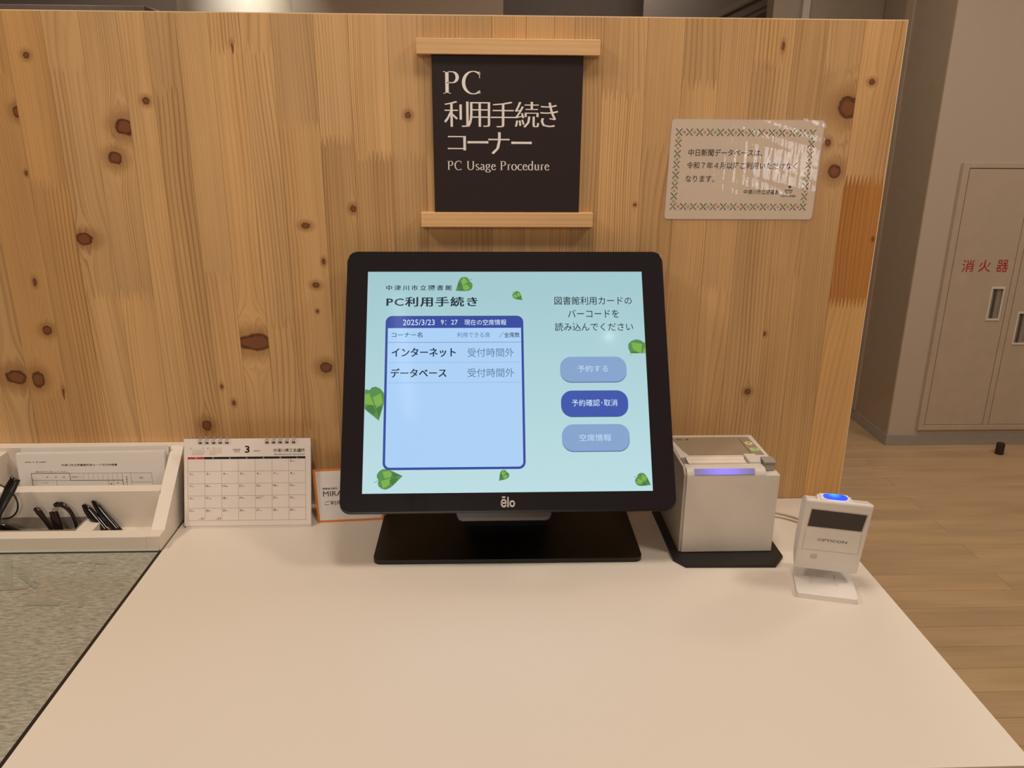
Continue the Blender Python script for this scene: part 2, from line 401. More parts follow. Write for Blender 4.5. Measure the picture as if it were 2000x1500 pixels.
# luminaires seen only in reflections
for k, (x, y, r_) in enumerate(((-1.25, -.62, .17), (1.20, -.62, .17), (.1, -.55, .15), (-.4, -3.5, .45), (2.5, .7, .25))):
    bm = B(); tube(bm, [(x, y, 1.781), (x, y, 1.745)], r_ + .015, 28)
    link('trim_%d' % (k + 2), bm, M_WHITEP, kind='structure', origin=(x, y, 1.78))
bm = B(); box(bm, -.355, -.335, -3.2, -1.25, 1.765, 1.781); link('trim_7', bm, M_GROOVE, kind='structure', origin=(-.345, -2, 1.78))
bm = B(); box(bm, -.285, -.27, -3.2, -1.25, 1.765, 1.781); link('trim_10', bm, M_GROOVE, kind='structure', origin=(-.28, -2, 1.78))
bm = B(); box(bm, -.333, -.287, -1.95, -1.27, 1.770, 1.781); link('trim_11', bm, mat('lit_track_diffuser', (250, 250, 255), .5, emit=(225, 232, 255), estr=2.2), kind='structure', origin=(-.31, -1.6, 1.78))
# the shelf ledge and the stair seen over the partition
bm = B(); box(bm, -3.6, -1.93, 4.0, 4.55, ZF, 1.185, .004, 1); link('trim_8', bm, mat('grey_beam', (168, 158, 152), .6), kind='structure', origin=(-2.7, 4, 1.1))
bm = B(); box(bm, .15, 1.28, 4.0, 4.1, ZF, 1.157, .003, 1); link('trim_9', bm, mat('pale_beam', (190, 180, 170), .6), kind='structure', origin=(.7, 4, 1.1))
st = thing('staircase', (1.4, 4.1, 1.0), 'dark staircase with a pale sloping rail above the partition, right of the sign', 'stairs')
F = Fr((1.33, 4.05, 1.14), 0, 0)
def slope(bm, a, b, L, w, d0, d1): prism(bm, F, [(a, b), (a + L, b + L * .47), (a + L, b + L * .47 + w), (a, b + w)], d0, d1)
bm = B(); slope(bm, 0, -10, 900, 26, -30, 30); link('handrail', bm, mat('pale_beam', (190, 180, 170)), parent=st)
for k, (dx, w) in enumerate(((70, 22), (190, 16), (300, 30), (430, 18))):
    bm = B(); slope(bm, dx, -14, 700, w, -160 - 30 * k, -110 - 30 * k); link('stringer', bm, mat('dim_stair_metal', (120, 108, 98), .5), parent=st)
bm = B(); box(bm, 1.15, 3.0, 5.0, 5.06, ZF, 1.78); link('stair_panel', bm, mat('dark_stair_panel', (92, 82, 74), .6), parent=st)

# extinguisher cabinet
cb = thing('extinguisher_cabinet', (1.928, 2.12, -.725), 'greige steel fire extinguisher cabinet recessed in the wall, red lettering on its door', 'cabinet')
bm = B()
X0, X1, Z0, Z1, yf = 1.928, 2.533, -.7249, .4207, 2.104
for q in ((X0, X0 + .0258, Z0, Z1), (X1 - .0258, X1, Z0, Z1), (X0 + .0258, X1 - .0258, Z1 - .0215, Z1), (X0 + .0258, X1 - .0258, Z0, Z0 + .0235), (2.2185, 2.2425, Z0 + .0235, Z1 - .0215)):
    box(bm, q[0], q[1], yf, 2.123, q[2], q[3], .0015, 1)
link('frame', bm, M_CAB, parent=cb)
bm = B(); box(bm, X0 + .01, X1 - .01, 2.118, 2.1215, Z0 + .01, Z1 - .01); link('back_plate', bm, M_GROOVE, parent=cb)
for k, (a, b_, hz, hx) in enumerate(((1.9562, 2.2162, -.2255, 2.138), (2.2448, 2.5048, -.332, 2.2732))):
    bm = B()
    x0, x1, z0, z1 = hx + .006, hx + .052, hz + .008, hz + .136
    for q in ((a, x0, Z0 + .026, Z1 - .024), (x1, b_, Z0 + .026, Z1 - .024), (x0, x1, Z0 + .026, z0), (x0, x1, z1, Z1 - .024)): box(bm, q[0], q[1], yf + .002, 2.118, q[2], q[3])
    bmesh.ops.remove_doubles(bm, verts=bm.verts, dist=1e-5)
    d = link('door', bm, M_CAB, parent=cb)
    bm = B()
    for q in ((hx, x0, hz, hz + .144), (x1, hx + .058, hz, hz + .144), (x0, x1, hz, z0), (x0, x1, z1, hz + .144)): box(bm, q[0], q[1], yf - .002, yf + .004, q[2], q[3])
    link('handle_frame', bm, mat('pale_handle_frame', (222, 214, 200), .4), parent=d)
    bm = B(); box(bm, x0, x1, yf + .009, yf + .011, z0, z1); link('handle_recess', bm, mat('steel_recess', (165, 158, 152), .35, metal=.3), parent=d)
    bm = B(); box(bm, hx + .022, hx + .029, yf + .001, yf + .01, z0, z1, .001, 1); link('pull_bar', bm, mat('dark_pull', (95, 86, 80), .4), parent=d)
    if k == 0:
        bm = B(); Fw = Fr((0, yf + .0015, 0))
        for ch, x in (('消', 1994.5), ('火', 2066), ('器', 2141)): text(bm, Fw, ch, x, -19, x + 51, 32, c=.2, off=.004)
        printed('lettering', bm, mat('sign_red', (176, 48, 44), .5), d, 'red lettering')
bm = B(); tube(bm, [(2.2536, 2.011, ZF), (2.2536, 2.011, ZF + .006), (2.2536, 2.011, ZF + .046), (2.2536, 2.011, ZF + .05)], [.0175, .017, .0165, .0145], 24)
link('door_stop', bm, mat('dark_rubber', (44, 32, 28), .6), origin=(2.2536, 2.011, ZF), smooth=True, label='small dark round door stop on the floor before the extinguisher cabinet', cat='door stop')

# ------------------------------------------------------------------ partition of finger-jointed pine boards
PT = thing('wooden_partition', (0, 0, ZF), 'tall partition of knotty finger-jointed pine boards standing behind the desk', 'partition')
LIGHT, DARK = (219, 178, 124), (168, 121, 68)
seams = [-1300, -1255, -1205, -1160, -1110, -1062, -1015, -970, -918, -872, -830, -785, -740, -700, -660, -607, -558, -511, -464, -429, -390, -349, -309, -269, -215, -171, -120, -74, -28, 15, 60, 97, 124, 162, 220, 269, 318, 363, 416, 459, 508, 564]
joints = {-558: [630, 330], -607: [480], -511: [330], -660: [616, 180], -269: [558, 130], -215: [539], -171: [519, 277], -120: [519], -349: [652], -309: [652, 285], -390: [355], -464: [], -429: [600], 162: [600], 220: [531], 269: [613, 339], 318: [338], 363: [637], 416: [358], 459: [636], 97: [480], 60: [560], 508: [490, 315], 15: [610], -28: [450], -74: [519]}
knots = [(-584, 642, 4, 4), (-607.5, 573, 6, 7), (-439.6, 587.6, 4.5, 4.5), (-471.9, 555, 12, 11), (-489.8, 515.4, 9, 8.5), (-610.3, 495, 2, 3), (-321, 652.3, 2, 6), (-547.2, 407, 12, 8), (-625, 347, 2.5, 5), (-619.9, 277.6, 6.5, 6.5), (-676, 207.4, 15, 11), (-645, 204, 9, 12), (-612.2, 181, 2, 8), (-411.3, 130.4, 7, 8), (-329, 259, 26, 12), (-243.3, 425.6, 6, 4), (-221.9, 375.8, 2.5, 4), (-235, 342.3, 5, 4), (-235.4, 304.4, 2, 2.5), (-228.6, 219.9, 9, 8), (-176.4, 448.8, 4, 4.5), (-96.8, 572, 4, 4), (-382.9, 191.5, 2, 3), (-367.7, 165.8, 2.5, 4), (401.5, 662, 2, 5), (499.8, 585.8, 14, 14), (477.6, 539.7, 4, 4.5), (492, 501.6, 9, 9), (527.5, 618.6, 4, 3.5), (401.4, 178.6, 4.5, 4.5), (560.3, 408, 2, 3), (214.7, 455.4, 2, 2), (417, 268.8, 3, 3), (312, 470, 2, 8), (-720, 520, 8, 8), (-760, 330, 12, 9), (-20, 250, 7, 7), (-590, 60, 6, 6)]
MW = wood('knotty_pine', LIGHT, DARK, rough=.40, coat=.10, warp=.02)
MW2 = wood('knotty_pine_fine', LIGHT, DARK, period=.0019, rough=.40, coat=.10, warp=.012)
MW3 = wood('knotty_pine_wide', LIGHT, DARK, period=.0058, rough=.40, coat=.10, warp=.045)
rb = random.Random(11)
ZB, ZT = -60, 694.5
def zig(x0, x1, z, up):
    n = max(4, round((x1 - x0) / 5.6)); w = (x1 - x0) / n; pts = []
    for i in range(n):
        pts += [(x0 + i * w, z - 9), (x0 + (i + .5) * w, z + 9)]
    pts.append((x1, z - 9)); return pts
for x0, x1 in zip(seams[:-1], seams[1:]):
    js = sorted(joints.get(x0, [rb.uniform(-20, 120), rb.uniform(300, 640)] if x0 < -700 else [rb.uniform(20, 110)] + ([rb.uniform(250, 420)] if rb.random() < .4 else [])))
    zs = [ZB] + js + [ZT]
    for i, (z0, z1) in enumerate(zip(zs[:-1], zs[1:])):
        lo = [(x0, z0), (x1, z0)] if i == 0 else zig(x0, x1, z0, 1)
        hi = [(x1, z1), (x0, z1)] if i == len(zs) - 2 else zig(x0, x1, z1, 1)[::-1]
        pts = lo + hi
        ks = [(a / 1000, b_ / 1000, c / 1000, d / 1000) for a, b_, c, d in knots if x0 <= a < x1 and z0 <= b_ < z1]
        g = .17
        pts = [(min(max(a, x0 + g), x1 - g), b_) for a, b_ in pts]
        pr = rb.choice((.0022, .003, .0036, .0048))
        m = wood('knotty_pine_board', LIGHT, DARK, ks, period=pr, rough=.40, coat=.10, warp=rb.choice((.012, .02, .03))) if ks else rb.choice((MW, MW, MW2, MW3))
        bm = B(); dep = rb.uniform(0, .25)
        prism(bm, Fr((0, 0, 0)), pts, -28, -dep)
        q = link('board', bm, m, parent=PT)
        t = rb.uniform(.86, 1.08); w = rb.uniform(-.04, .04)
        q.color = (t, t * (1 - w * .4), t * (1 - w), 1)
        if x0 == 508: q.color = {0: (1.0, .95, .84, 1), 1: (.70, .50, .27, 1), 2: (1.02, .99, .96, 1)}[i]
        if x0 == -607 or x0 == -660: q.color = (t * .93, t * .86, t * .76, 1)
bm = B(); box(bm, -1.30, .5655, .0005, .028, .6946, .6958); box(bm, .5642, .5655, .0005, .028, -.06, .6945); link('edge_band', bm, mat('pale_wood_edging', (240, 212, 172), .4), parent=PT, label='thin pale edging')
bm = B(); box(bm, -1.30, .564, 0, .028, ZF, -.0605); link('lower_panel', bm, MW, parent=PT)

# hanging sign with two wooden bars
SB = thing('hanging_sign', (.036, 0, .54), 'dark sign board with white lettering held between two pine bars on the partition', 'sign')
MBAR = wood('pale_pine_bar', (226, 188, 138), (200, 154, 104), axis='X', period=.004, rough=.4, tone=True, warp=.006)
F = Fr((0, 0, 0))
for a0, b0, a1, b1 in ((-82.8, 647.2, 156.2, 666.4), (-82.5, 425.9, 154.8, 445.6)):
    bm = B(); box(bm, a0 / 1000, a1 / 1000, -.0145, 0, b0 / 1000, b1 / 1000, .0008, 2); q = link('wooden_bar', bm, MBAR, parent=SB); q.color = (1.04, 1.02, 1, 1)
bm = B(); box(bm, -.0635, .1353, -.008, -.003, .440, .652, .0004, 1); SG = link('sign_board', bm, mat('dark_brown_board', (42, 31, 32), .5, .4, noise=(300, .05)), parent=SB)
F = Fr((0, -.008, 0)); bm = B()
serif_text(bm, F, 'PC', -50.5, 4.5, 599.4, 27.4, .12, thick=.1, thin=.028)
for ch, a0, a1, b0, b1 in (('利', -47.6, -16.6, 557.6, 590), ('用', -17.2, 12, 557.8, 589), ('手', 14.6, 45.5, 557.4, 589.6), ('続', 46.5, 77.5, 557.4, 589.8), ('き', 80.5, 102.6, 558, 589)):
    text(bm, F, ch, a0, b0, a1, b1, c=.12, off=-.015, shifts=(-.8, -.4, 0, .4, .8))
for ch, a0, a1, b0, b1 in (('コ', -43.5, -20.5, 527.5, 546), ('ー', -17, 9.5, 536.5, 539.6), ('ナ', 11, 38, 523, 551), ('ー', 42, 68, 536, 539.2)):
    text(bm, F, ch, a0, b0, a1, b1, c=.12, off=-.014 if ch != 'ー' else 0, shifts=(-.8, -.4, 0, .4, .8))
serif_text(bm, F, 'PC Usage Procedure', -46, 93.5, 502, 11.6, .12, thick=.088, thin=.036)
printed('lettering', bm, mat('sign_white', (252, 247, 246), .6), SB, 'white serif lettering')

# laminated notice
LM = thing('laminated_notice', (.363, 0, .50), 'laminated paper notice with a colourful crossed border on the right of the partition', 'notice')
class Quad:
    """bilinear patch for the slightly skewed notice"""
    def __init__(s, y): s.y = y; s.n = Vector((0, -1, 0))
    def p(s, a, b, c=0):
        u, v = (a - 256.5) / 215.6, (b - 433.5) / 137.6
        return Vector((.2544 + .2150 * u + .0021 * v + (.0006) * u * v, s.y - c / 1000, .4336 + .1380 * v - .0004 * u))
Fl = Quad(-.0008)
def grid_sheet(bm, F, a0, b0, a1, b1, r, nx, ny, h=0):
    vs = []
    for j in range(ny + 1):
        row = []
        for i in range(nx + 1):
            a, b = a0 + (a1 - a0) * i / nx, b0 + (b1 - b0) * j / ny
            ca = min(max(a, a0 + r), a1 - r); cb_ = min(max(b, b0 + r), b1 - r); dx, dy = a - ca, b - cb_; l = math.hypot(dx, dy)
            if dx and dy and l > 0:
                a, b = ca + dx * math.sqrt(max(0, 1 - (dy / r) ** 2 / 2)), cb_ + dy * math.sqrt(max(0, 1 - (dx / r) ** 2 / 2))
            c = h * (math.sin(a * .42 + b * .05) * .5 + math.sin(a * .9 + 1.3 + .3 * math.sin(b * .21)) * .28 + math.sin(b * .33 + a * .1) * .35 + math.sin(b * .11) * .5)
            row.append(bm.verts.new(F.p(a, b, c)))
        vs.append(row)
    for j in range(ny):
        for i in range(nx): bm.faces.new((vs[j][i], vs[j][i + 1], vs[j + 1][i + 1], vs[j + 1][i]))
bm = B(); prism(bm, Fl, rrect(259.3, 436, 469.8, 569, 4.5), -.3, 0); printed('paper', bm, mat('notice_paper', (226, 212, 196), .6, .3), LM)
film = bpy.data.materials.new('clear_laminate'); film.use_nodes = True; nt = film.node_tree; N = NB(film)
tr = N.n('ShaderNodeBsdfTransparent'); tr.inputs[0].default_value = (.97, .95, .93, 1); gl = N.n('ShaderNodeBsdfGlossy'); gl.inputs['Roughness'].default_value = .02
df = N.n('ShaderNodeBsdfDiffuse'); df.inputs[0].default_value = (.9, .85, .8, 1)
fz = N.n('ShaderNodeFresnel'); fz.inputs[0].default_value = 1.5; geo = N.n('ShaderNodeNewGeometry'); fz_o = N.math('MULTIPLY', fz.outputs[0], N.math('SUBTRACT', 1.0, geo.outputs['Backfacing']))
mx = N.n('ShaderNodeMixShader'); mx0 = N.n('ShaderNodeMixShader'); mx0.inputs[0].default_value = .10
nt.links.new(tr.outputs[0], mx0.inputs[1]); nt.links.new(df.outputs[0], mx0.inputs[2])
nt.links.new(fz_o, mx.inputs[0]); nt.links.new(mx0.outputs[0], mx.inputs[1]); nt.links.new(gl.outputs[0], mx.inputs[2]); nt.links.new(mx.outputs[0], nt.nodes['Material Output'].inputs[0])
Ff = Quad(-.0019); bm = B(); grid_sheet(bm, Ff, 256.5, 433.5, 472.1, 571.1, 6, 170, 90, h=.085)
q = printed('film', bm, film, LM, 'clear glossy film'); q.data.polygons.foreach_set('use_smooth', [True] * len(q.data.polygons))
# print: border of crossed lines
mb = [mat('print_dark_green', (38, 62, 52), .6), mat('print_mid_green', (88, 108, 60), .6), mat('print_lime', (160, 170, 72), .6), mat('print_red', (176, 58, 48), .6), mat('print_coral', (206, 120, 92), .6), M_INK, mat('print_pale_green', (200, 208, 168), .6)]
bm = B(); C0 = .12
def cross(cx, cy, kk):
    for s in (-1, 1):
        p0, p1 = (cx - 4.3, cy - 4.6 * s), (cx + 4.3, cy + 4.6 * s)
        bar(bm, Fl, p0, p1, .6, C0, kk); 
        for q_, r_ in ((p0, p1), (p1, p0)): bar(bm, Fl, q_, (q_[0] * .62 + r_[0] * .38, q_[1] * .62 + r_[1] * .38), 1.2, C0, kk)
def diamond(cx, cy, kk):
    if kk == 2:
        flat(bm, Fl, [(cx - 3.6, cy), (cx, cy - 3.8), (cx + 3.6, cy), (cx, cy + 3.8)], C0, 6); flat(bm, Fl, [(cx - 1.9, cy - .4), (cx + .4, cy - 1.9), (cx + 1.9, cy + .4), (cx - .4, cy + 1.9)], C0 + .02, 2)
    else:
        for dx, dy in ((-1.2, 0), (1.2, 0), (0, 1.2), (0, -1.2)): flat(bm, Fl, ellipse(cx + dx, cy + dy, .78, .78, 8), C0, kk)
xa = [270.2 + 13.92 * i for i in range(14)]
for yb in (552.2, 453.2):
    for i in range(14):
        x = 270.2 + 14.2 * i * 184.6 / 184.6 if False else 270.2 + i * 14.2
        if x > 460: break
        cross(x, yb, i % 2 if yb > 500 else (i + 1) % 2)
for yb in (552.2, 453.2):
    for i in range(13): diamond(277.3 + i * 14.2, yb, (3, 2, 4, 2)[i % 4])
for xb in (270.2, 454.8):
    for i in range(1, 7):
        cross(xb, 552.2 - i * 14.14, i % 2 if xb < 300 else (i + 1) % 2)
    for i in range(7): diamond(xb, 545.1 - i * 14.14, (2, 4, 2, 3)[i % 4])
for s, a0, b0, a1, b1 in (('中日新聞データベースは、', 285.5, 521, 388.5, 530.6), ('令和７年４月以降ご利用いただけなく', 284.6, 504.0, 438.7, 513.4), ('なります。', 284.5, 486.3, 325, 495.4), ('中津川市立図書館', 368.1, 470.2, 418.2, 476.9)):
    text(bm, Fl, s, a0, b0, a1, b1, c=C0, off=.013, mi=5)
text(bm, Fl, '中津川市立図書館', 421.4, 466.6, 442.3, 469.6, c=C0, off=.01, mi=0)
# small library emblem: reader's head over an open basket shape
flat(bm, Fl, ellipse(432.6, 480.6, 1.9, 1.9, 14), C0, 5); bar(bm, Fl, (429.6, 481.8), (435.4, 481.0), .6, C0, 5)
for i in range(14):
    t0, t1 = R(180 + 180 * i / 14), R(180 + 180 * (i + 1) / 14)
    bar(bm, Fl, (431.6 + 5.2 * math.cos(t0), 476.2 + 4.4 * math.sin(t0)), (431.6 + 5.2 * math.cos(t1), 476.2 + 4.4 * math.sin(t1)), .7, C0, 5)
bar(bm, Fl, (426.3, 476.4), (436.9, 476.4), .8, C0, 5)
for i in range(5): bar(bm, Fl, (428.4 + i * 1.6, 473.2), (428.4 + i * 1.6, 476), .5, C0, 5)
printed('print', bm, mb, LM)

# ------------------------------------------------------------------ desk and counter
DK = thing('desk', (.035, -.28, ZF), 'plain white-topped desk carrying the monitor, printer and scanner', 'desk')
bm = B(); box(bm, -.4422, .5122, -.556, -.0005, -.028, 0, .0012, 2); link('worktop', bm, M_DESK, parent=DK, smooth=True)
for x in (-.425, .47): 
    bm = B(); box(bm, x, x + .025, -.53, -.01, ZF, -.0285); link('side_panel', bm, M_EDGE, parent=DK)
bm = B(); box(bm, -.399, .469, -.06, -.04, ZF + .2, -.0285); link('modesty_panel', bm, M_EDGE, parent=DK)
CN = thing('counter', (-.95, -.4, ZF), 'grey speckled counter beside the white desk, at the lower left corner', 'counter')
gm = bpy.data.materials.new('grey_fibre_under_glass'); gm.use_nodes = True; N = NB(gm); nt = gm.node_tree; b_ = nt.nodes['Principled BSDF']
tc = N.n('ShaderNodeTexCoord'); mp = N.n('ShaderNodeMapping'); mp.inputs['Scale'].default_value = (90, 330, 90); mp.inputs['Rotation'].default_value = (0, 0, R(-14)); nt.links.new(tc.outputs['Object'], mp.inputs[0])
n1 = N.noise(mp.outputs[0], 1, 5, .65); n2 = N.noise(tc.outputs['Object'], 9, 4)
c1 = N.mix(N.rng(n1, .32, .68), lin((122, 122, 110)), lin((190, 190, 176))); c2 = N.mix(N.rng(n2, .35, .65, 0, .35), c1, lin((134, 130, 110)))
nt.links.new(c2, b_.inputs['Base Color']); b_.inputs['Roughness'].default_value = .45; b_.inputs['Coat Weight'].default_value = 1; b_.inputs['Coat Roughness'].default_value = .07
bm = B(); box(bm, -1.5, -.4462, -.58, -.1408, -.03, -.0008); link('counter_top', bm, gm, parent=CN)
bm = B(); box(bm, -1.5, -.4462, -.1405, -.0005, -.03, -.0008); link('rear_shelf', bm, M_EDGE, parent=CN)
bm = B(); box(bm, -.4461, -.4426, -.58, -.1395, -.03, -.0003); link('edge_strip', bm, mat('black_edge_strip', (26, 16, 14), .5), parent=CN, label='black edge strip')
bm = B(); box(bm, -1.5, -.4465, -.1405, -.1388, -.0006, .0012); link('glass_edge', bm, mat('pale_green_glass_edge', (196, 205, 190), .25, coat=.5), parent=CN, label='pale glass edge')
bm = B(); box(bm, -1.5, -.4465, -.1422, -.1407, -.0006, .0004); link('seam', bm, M_GROOVE, parent=CN)
bm = B(); box(bm, -1.5, -.4465, -.56, -.02, ZF, -.0305); link('base_cabinet', bm, M_EDGE, parent=CN)
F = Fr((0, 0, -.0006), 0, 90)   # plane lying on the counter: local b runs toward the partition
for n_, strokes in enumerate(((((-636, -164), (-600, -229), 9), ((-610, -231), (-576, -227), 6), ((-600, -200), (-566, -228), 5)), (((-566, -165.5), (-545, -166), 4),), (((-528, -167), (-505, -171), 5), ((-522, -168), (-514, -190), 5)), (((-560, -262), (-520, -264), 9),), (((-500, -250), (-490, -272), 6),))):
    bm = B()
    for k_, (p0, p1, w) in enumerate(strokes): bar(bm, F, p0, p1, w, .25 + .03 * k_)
    printed('painted_reflection', bm, mat('grey_painted_reflection', (148, 149, 136), .5, coat=1), CN)  # reflections in the counter glass, drawn as flat coloured shapes

# ------------------------------------------------------------------ monitor
MN = thing('touch_monitor', (.034, -.11, 0), 'black touch-screen monitor showing a pale green reservation page, at desk centre', 'monitor')
F = Fr((-.1547, -.1947, .1096), 0, 30.8)
bm = B(); prism(bm, F, rrect(-27.8, -23.4, 405.4, 330.8, 12), -9, 0, .8)
link('bezel', bm, mat('black_glass', (25, 26, 34), .10, .5, coat=.4), parent=MN, smooth=True)
bm = B(); prism(bm, F, rrect(-29.2, -25.4, 406.8, 331.9, 13), -15, -4, 2); link('rim', bm, mat('black_rim', (24, 22, 24), .35), parent=MN, smooth=True)
bm = B(); prism(bm, F, rrect(10, 20, 366, 300, 20), -48, -12, 0); link('rear_housing', bm, M_BLACK, parent=MN)
bm = B(); prism(bm, F, rrect(121, -35.5, 243.5, -6, 7), -22, -8, 1.5); link('stand_lip', bm, mat('dark_grey_plastic', (62, 54, 50), .3), parent=MN, smooth=True)
bm = B(); Fb = Fr((.034, -.186, 0), -.4, 90); prism(bm, Fb, rrect(-181.5, 0, 181.5, 158, 11), .3, 6.5, 1)
# plate lies on the desk: normal of this frame points down
link('foot_plate', bm, M_BLACKM, parent=MN, smooth=True)
bm = B(); prism(bm, Fr((.034, 0, 0)), [(-60, 5), (60, 5), (50, 200), (-50, 200)], 50, 92); link('stand_neck', bm, M_BLACK, parent=MN)
def scr(name, c, k=1.0):
    if name in MATS: return MATS[name]
    m = bpy.data.materials.new(name); m.use_nodes = True; b = m.node_tree.nodes['Principled BSDF']
    b.inputs['Base Color'].default_value = (.004, .004, .004, 1); b.inputs['Roughness'].default_value = .08
    b.inputs['Emission Color'].default_value = lin(c); b.inputs['Emission Strength'].default_value = k
    MATS[name] = m; return m
# page background deepens a little towards the top
bgm = scr('screen_background', (172, 210, 216)); N = NB(bgm); tc = N.n('ShaderNodeTexCoord'); sp = N.n('ShaderNodeSeparateXYZ'); bgm.node_tree.links.new(tc.outputs['Object'], sp.inputs[0])
c1 = N.mix(N.rng(sp.outputs[2], .10, .37), lin((188, 222, 228)), lin((160, 200, 206))); bgm.node_tree.links.new(c1, bgm.node_tree.nodes['Principled BSDF'].inputs['Emission Color'])
BLUE, BLUED, PANE = (58, 80, 160), (62, 84, 160), (172, 208, 246)
mats = [bgm, scr('screen_blue', (54, 76, 158)), scr('screen_pane', PANE), scr('screen_ink', (26, 40, 56)), scr('screen_white', (214, 236, 252)),
        scr('screen_soft_blue', (134, 164, 206)), scr('screen_text_blue', (78, 112, 168)), scr('screen_rule', (120, 155, 200)), scr('screen_text_grey', (88, 124, 152)),
        scr('screen_leaf_a', (88, 142, 78)), scr('screen_leaf_b', (126, 176, 78)), scr('screen_leaf_c', (72, 122, 66)), scr('screen_button_blue', (64, 88, 172)), scr('screen_dark_rule', (64, 92, 140)), scr('screen_button_edge', (84, 106, 156)), scr('screen_button_text', (196, 220, 244))]
bm = B(); flat(bm, F, rect(0, 0, 376, 301.5), .05, 0); SCN = printed('display', bm, mats, MN, 'lit display with pale aqua page')
bm = B(); L1, L2, L3, L4 = .10, .15, .20, .25
def leafshape(cx, cy, ang, L, Wd, clip=None, stem=True):
    """heart leaf, tip at distance L from the notch, pointing along ang"""
    ca, sa = math.cos(R(ang)), math.sin(R(ang))
    def t(u, v): return (cx + u * ca - v * sa, cy + u * sa + v * ca)
    up = [(0, 0), (-.06, .12), (-.05, .27), (.06, .42), (.22, .50), (.40, .46), (.60, .33), (.80, .16), (1, 0)]
    mid = [(0, 0), (.3, .05), (.62, .03), (1, 0)]
    lo = [(u, -v) for u, v in up]
    def P(l): return [t(u * L, v * Wd) for u, v in l]
    def cl(poly):
        if not clip: return poly
        for ax, lim, sg in clip:
            out = []
            for i in range(len(poly)):
                p, q = poly[i - 1], poly[i]; ip, iq = (p[ax] - lim) * sg >= 0, (q[ax] - lim) * sg >= 0
                if ip != iq:
                    k = (lim - p[ax]) / (q[ax] - p[ax]); out.append((p[0] + (q[0] - p[0]) * k, p[1] + (q[1] - p[1]) * k))
                if iq: out.append(q)
            poly = out
            if len(poly) < 3: return None
        return poly
    def put(l, c, mi):
        p = cl(P(l))
        if p: flat(bm, F, p, c, mi)
    put(up + mid[::-1][1:-1], L1, 9); put(lo[::-1] + mid[1:-1], L1, 9)
    put([(.25, .04), (.2, .38), (.5, .36), (.62, .05)], L2, 10); put([(.08, -.05), (.12, -.42), (.38, -.30), (.5, 0)], L2, 10)
    put([(.5, .02), (.62, .28), (.92, .04)], L2, 11); put([(.42, -.06), (.5, -.36), (.78, -.14), (.7, 0)], L2, 11)
    if stem:
        p0, p1 = t(0, 0), t(-.22 * L, -.06 * Wd); 
        bar(bm, F, p0, p1, .6, L1, 11)
leafshape(138, 287.5, 216, 23, 22)
leafshape(199.5, 270.5, -43, 15, 12)
leafshape(6, 136, -72, 43, 34, clip=((0, 0.3, 1),), stem=False)
leafshape(374, 200, 255, 34, 40, clip=((0, 375.7, -1), (1, 184.9, 1)), stem=False)
leafshape(21, 17, 10, 31, 27, clip=None)
leafshape(186, 26, 228, 15, 13, stem=False)
leafshape(356.5, 17.5, -30, 20, 18, clip=((0, 375.6, -1),))
flat(bm, F, ellipse(355, 183.4, 1.3, .5, 8), L1, 9)
# table card
flat(bm, F, rrect(25.4, 30, 211, 238.4, 9), L3, 1); 
flat(bm, F, rrect(28.6, 33.2, 207.8, 221.2, 6)[0:0] + [(28.6, 221.2)] + [(28.6 + 6 - 6 * math.cos(R(t)), 33.2 + 6 - 6 * math.sin(R(t))) for t in range(0, 91, 15)] + [(207.8 - 6 + 6 * math.sin(R(t)), 33.2 + 6 - 6 * math.cos(R(t))) for t in range(0, 91, 15)] + [(207.8, 221.2)], L4, 2)
L5 = .30
bar(bm, F, (28.6, 201.2), (207.8, 201.2), .5, L5, 13); bar(bm, F, (30, 173.4), (206.5, 173.4), .35, L5, 7); bar(bm, F, (30, 145.8), (206.5, 145.8), .35, L5, 7)
text(bm, F, '中津川市立図書館', 25.2, 274.6, 114, 282.2, c=L1, spacing=1.42, off=.006, mi=3, shifts=(-.12, .12))
text(bm, F, 'PC利用手続き', 26.1, 251.4, 149, 265.5, c=L1, spacing=1.14, off=.010, mi=3, shifts=(-.28, 0, .28))
text(bm, F, '2025/3/23', 48.6, 225.2, 91.3, 233.2, c=L5, mi=4); text(bm, F, '9：27', 99.6, 225.9, 122.3, 232.8, c=L5, mi=4); text(bm, F, '現在の空席情報', 131.3, 225, 188, 233.2, c=L5, mi=4)
text(bm, F, 'コーナー名', 33.9, 208.2, 74.9, 215.4, c=L5, off=.006, mi=3); text(bm, F, '利用できる席', 121.6, 207.8, 165.7, 215.2, c=L5, mi=6)
text(bm, F, '／全席数', 177.6, 207.6, 206, 215, c=L5, off=.006, mi=3)
text(bm, F, 'インターネット', 34.4, 181, 119.6, 193.6, c=L5, off=.010, mi=3, shifts=(-.2, .2)); text(bm, F, 'データベース', 33.6, 153, 107.4, 165.4, c=L5, off=.010, mi=3, shifts=(-.2, .2))
for yb in (180.8, 152.8): text(bm, F, '受付時間外', 135.4, yb, 197.8, yb + 12.2, c=L5, mi=8)
text(bm, F, '図書館利用カードの', 254.1, 253.6, 360.3, 265.6, c=L1, off=.004, mi=3); text(bm, F, 'バーコードを', 272, 235.4, 341.8, 246.8, c=L1, off=.004, mi=3)
text(bm, F, '読み込んでください', 253.8, 216.4, 360.6, 228.2, c=L1, off=.004, mi=3)
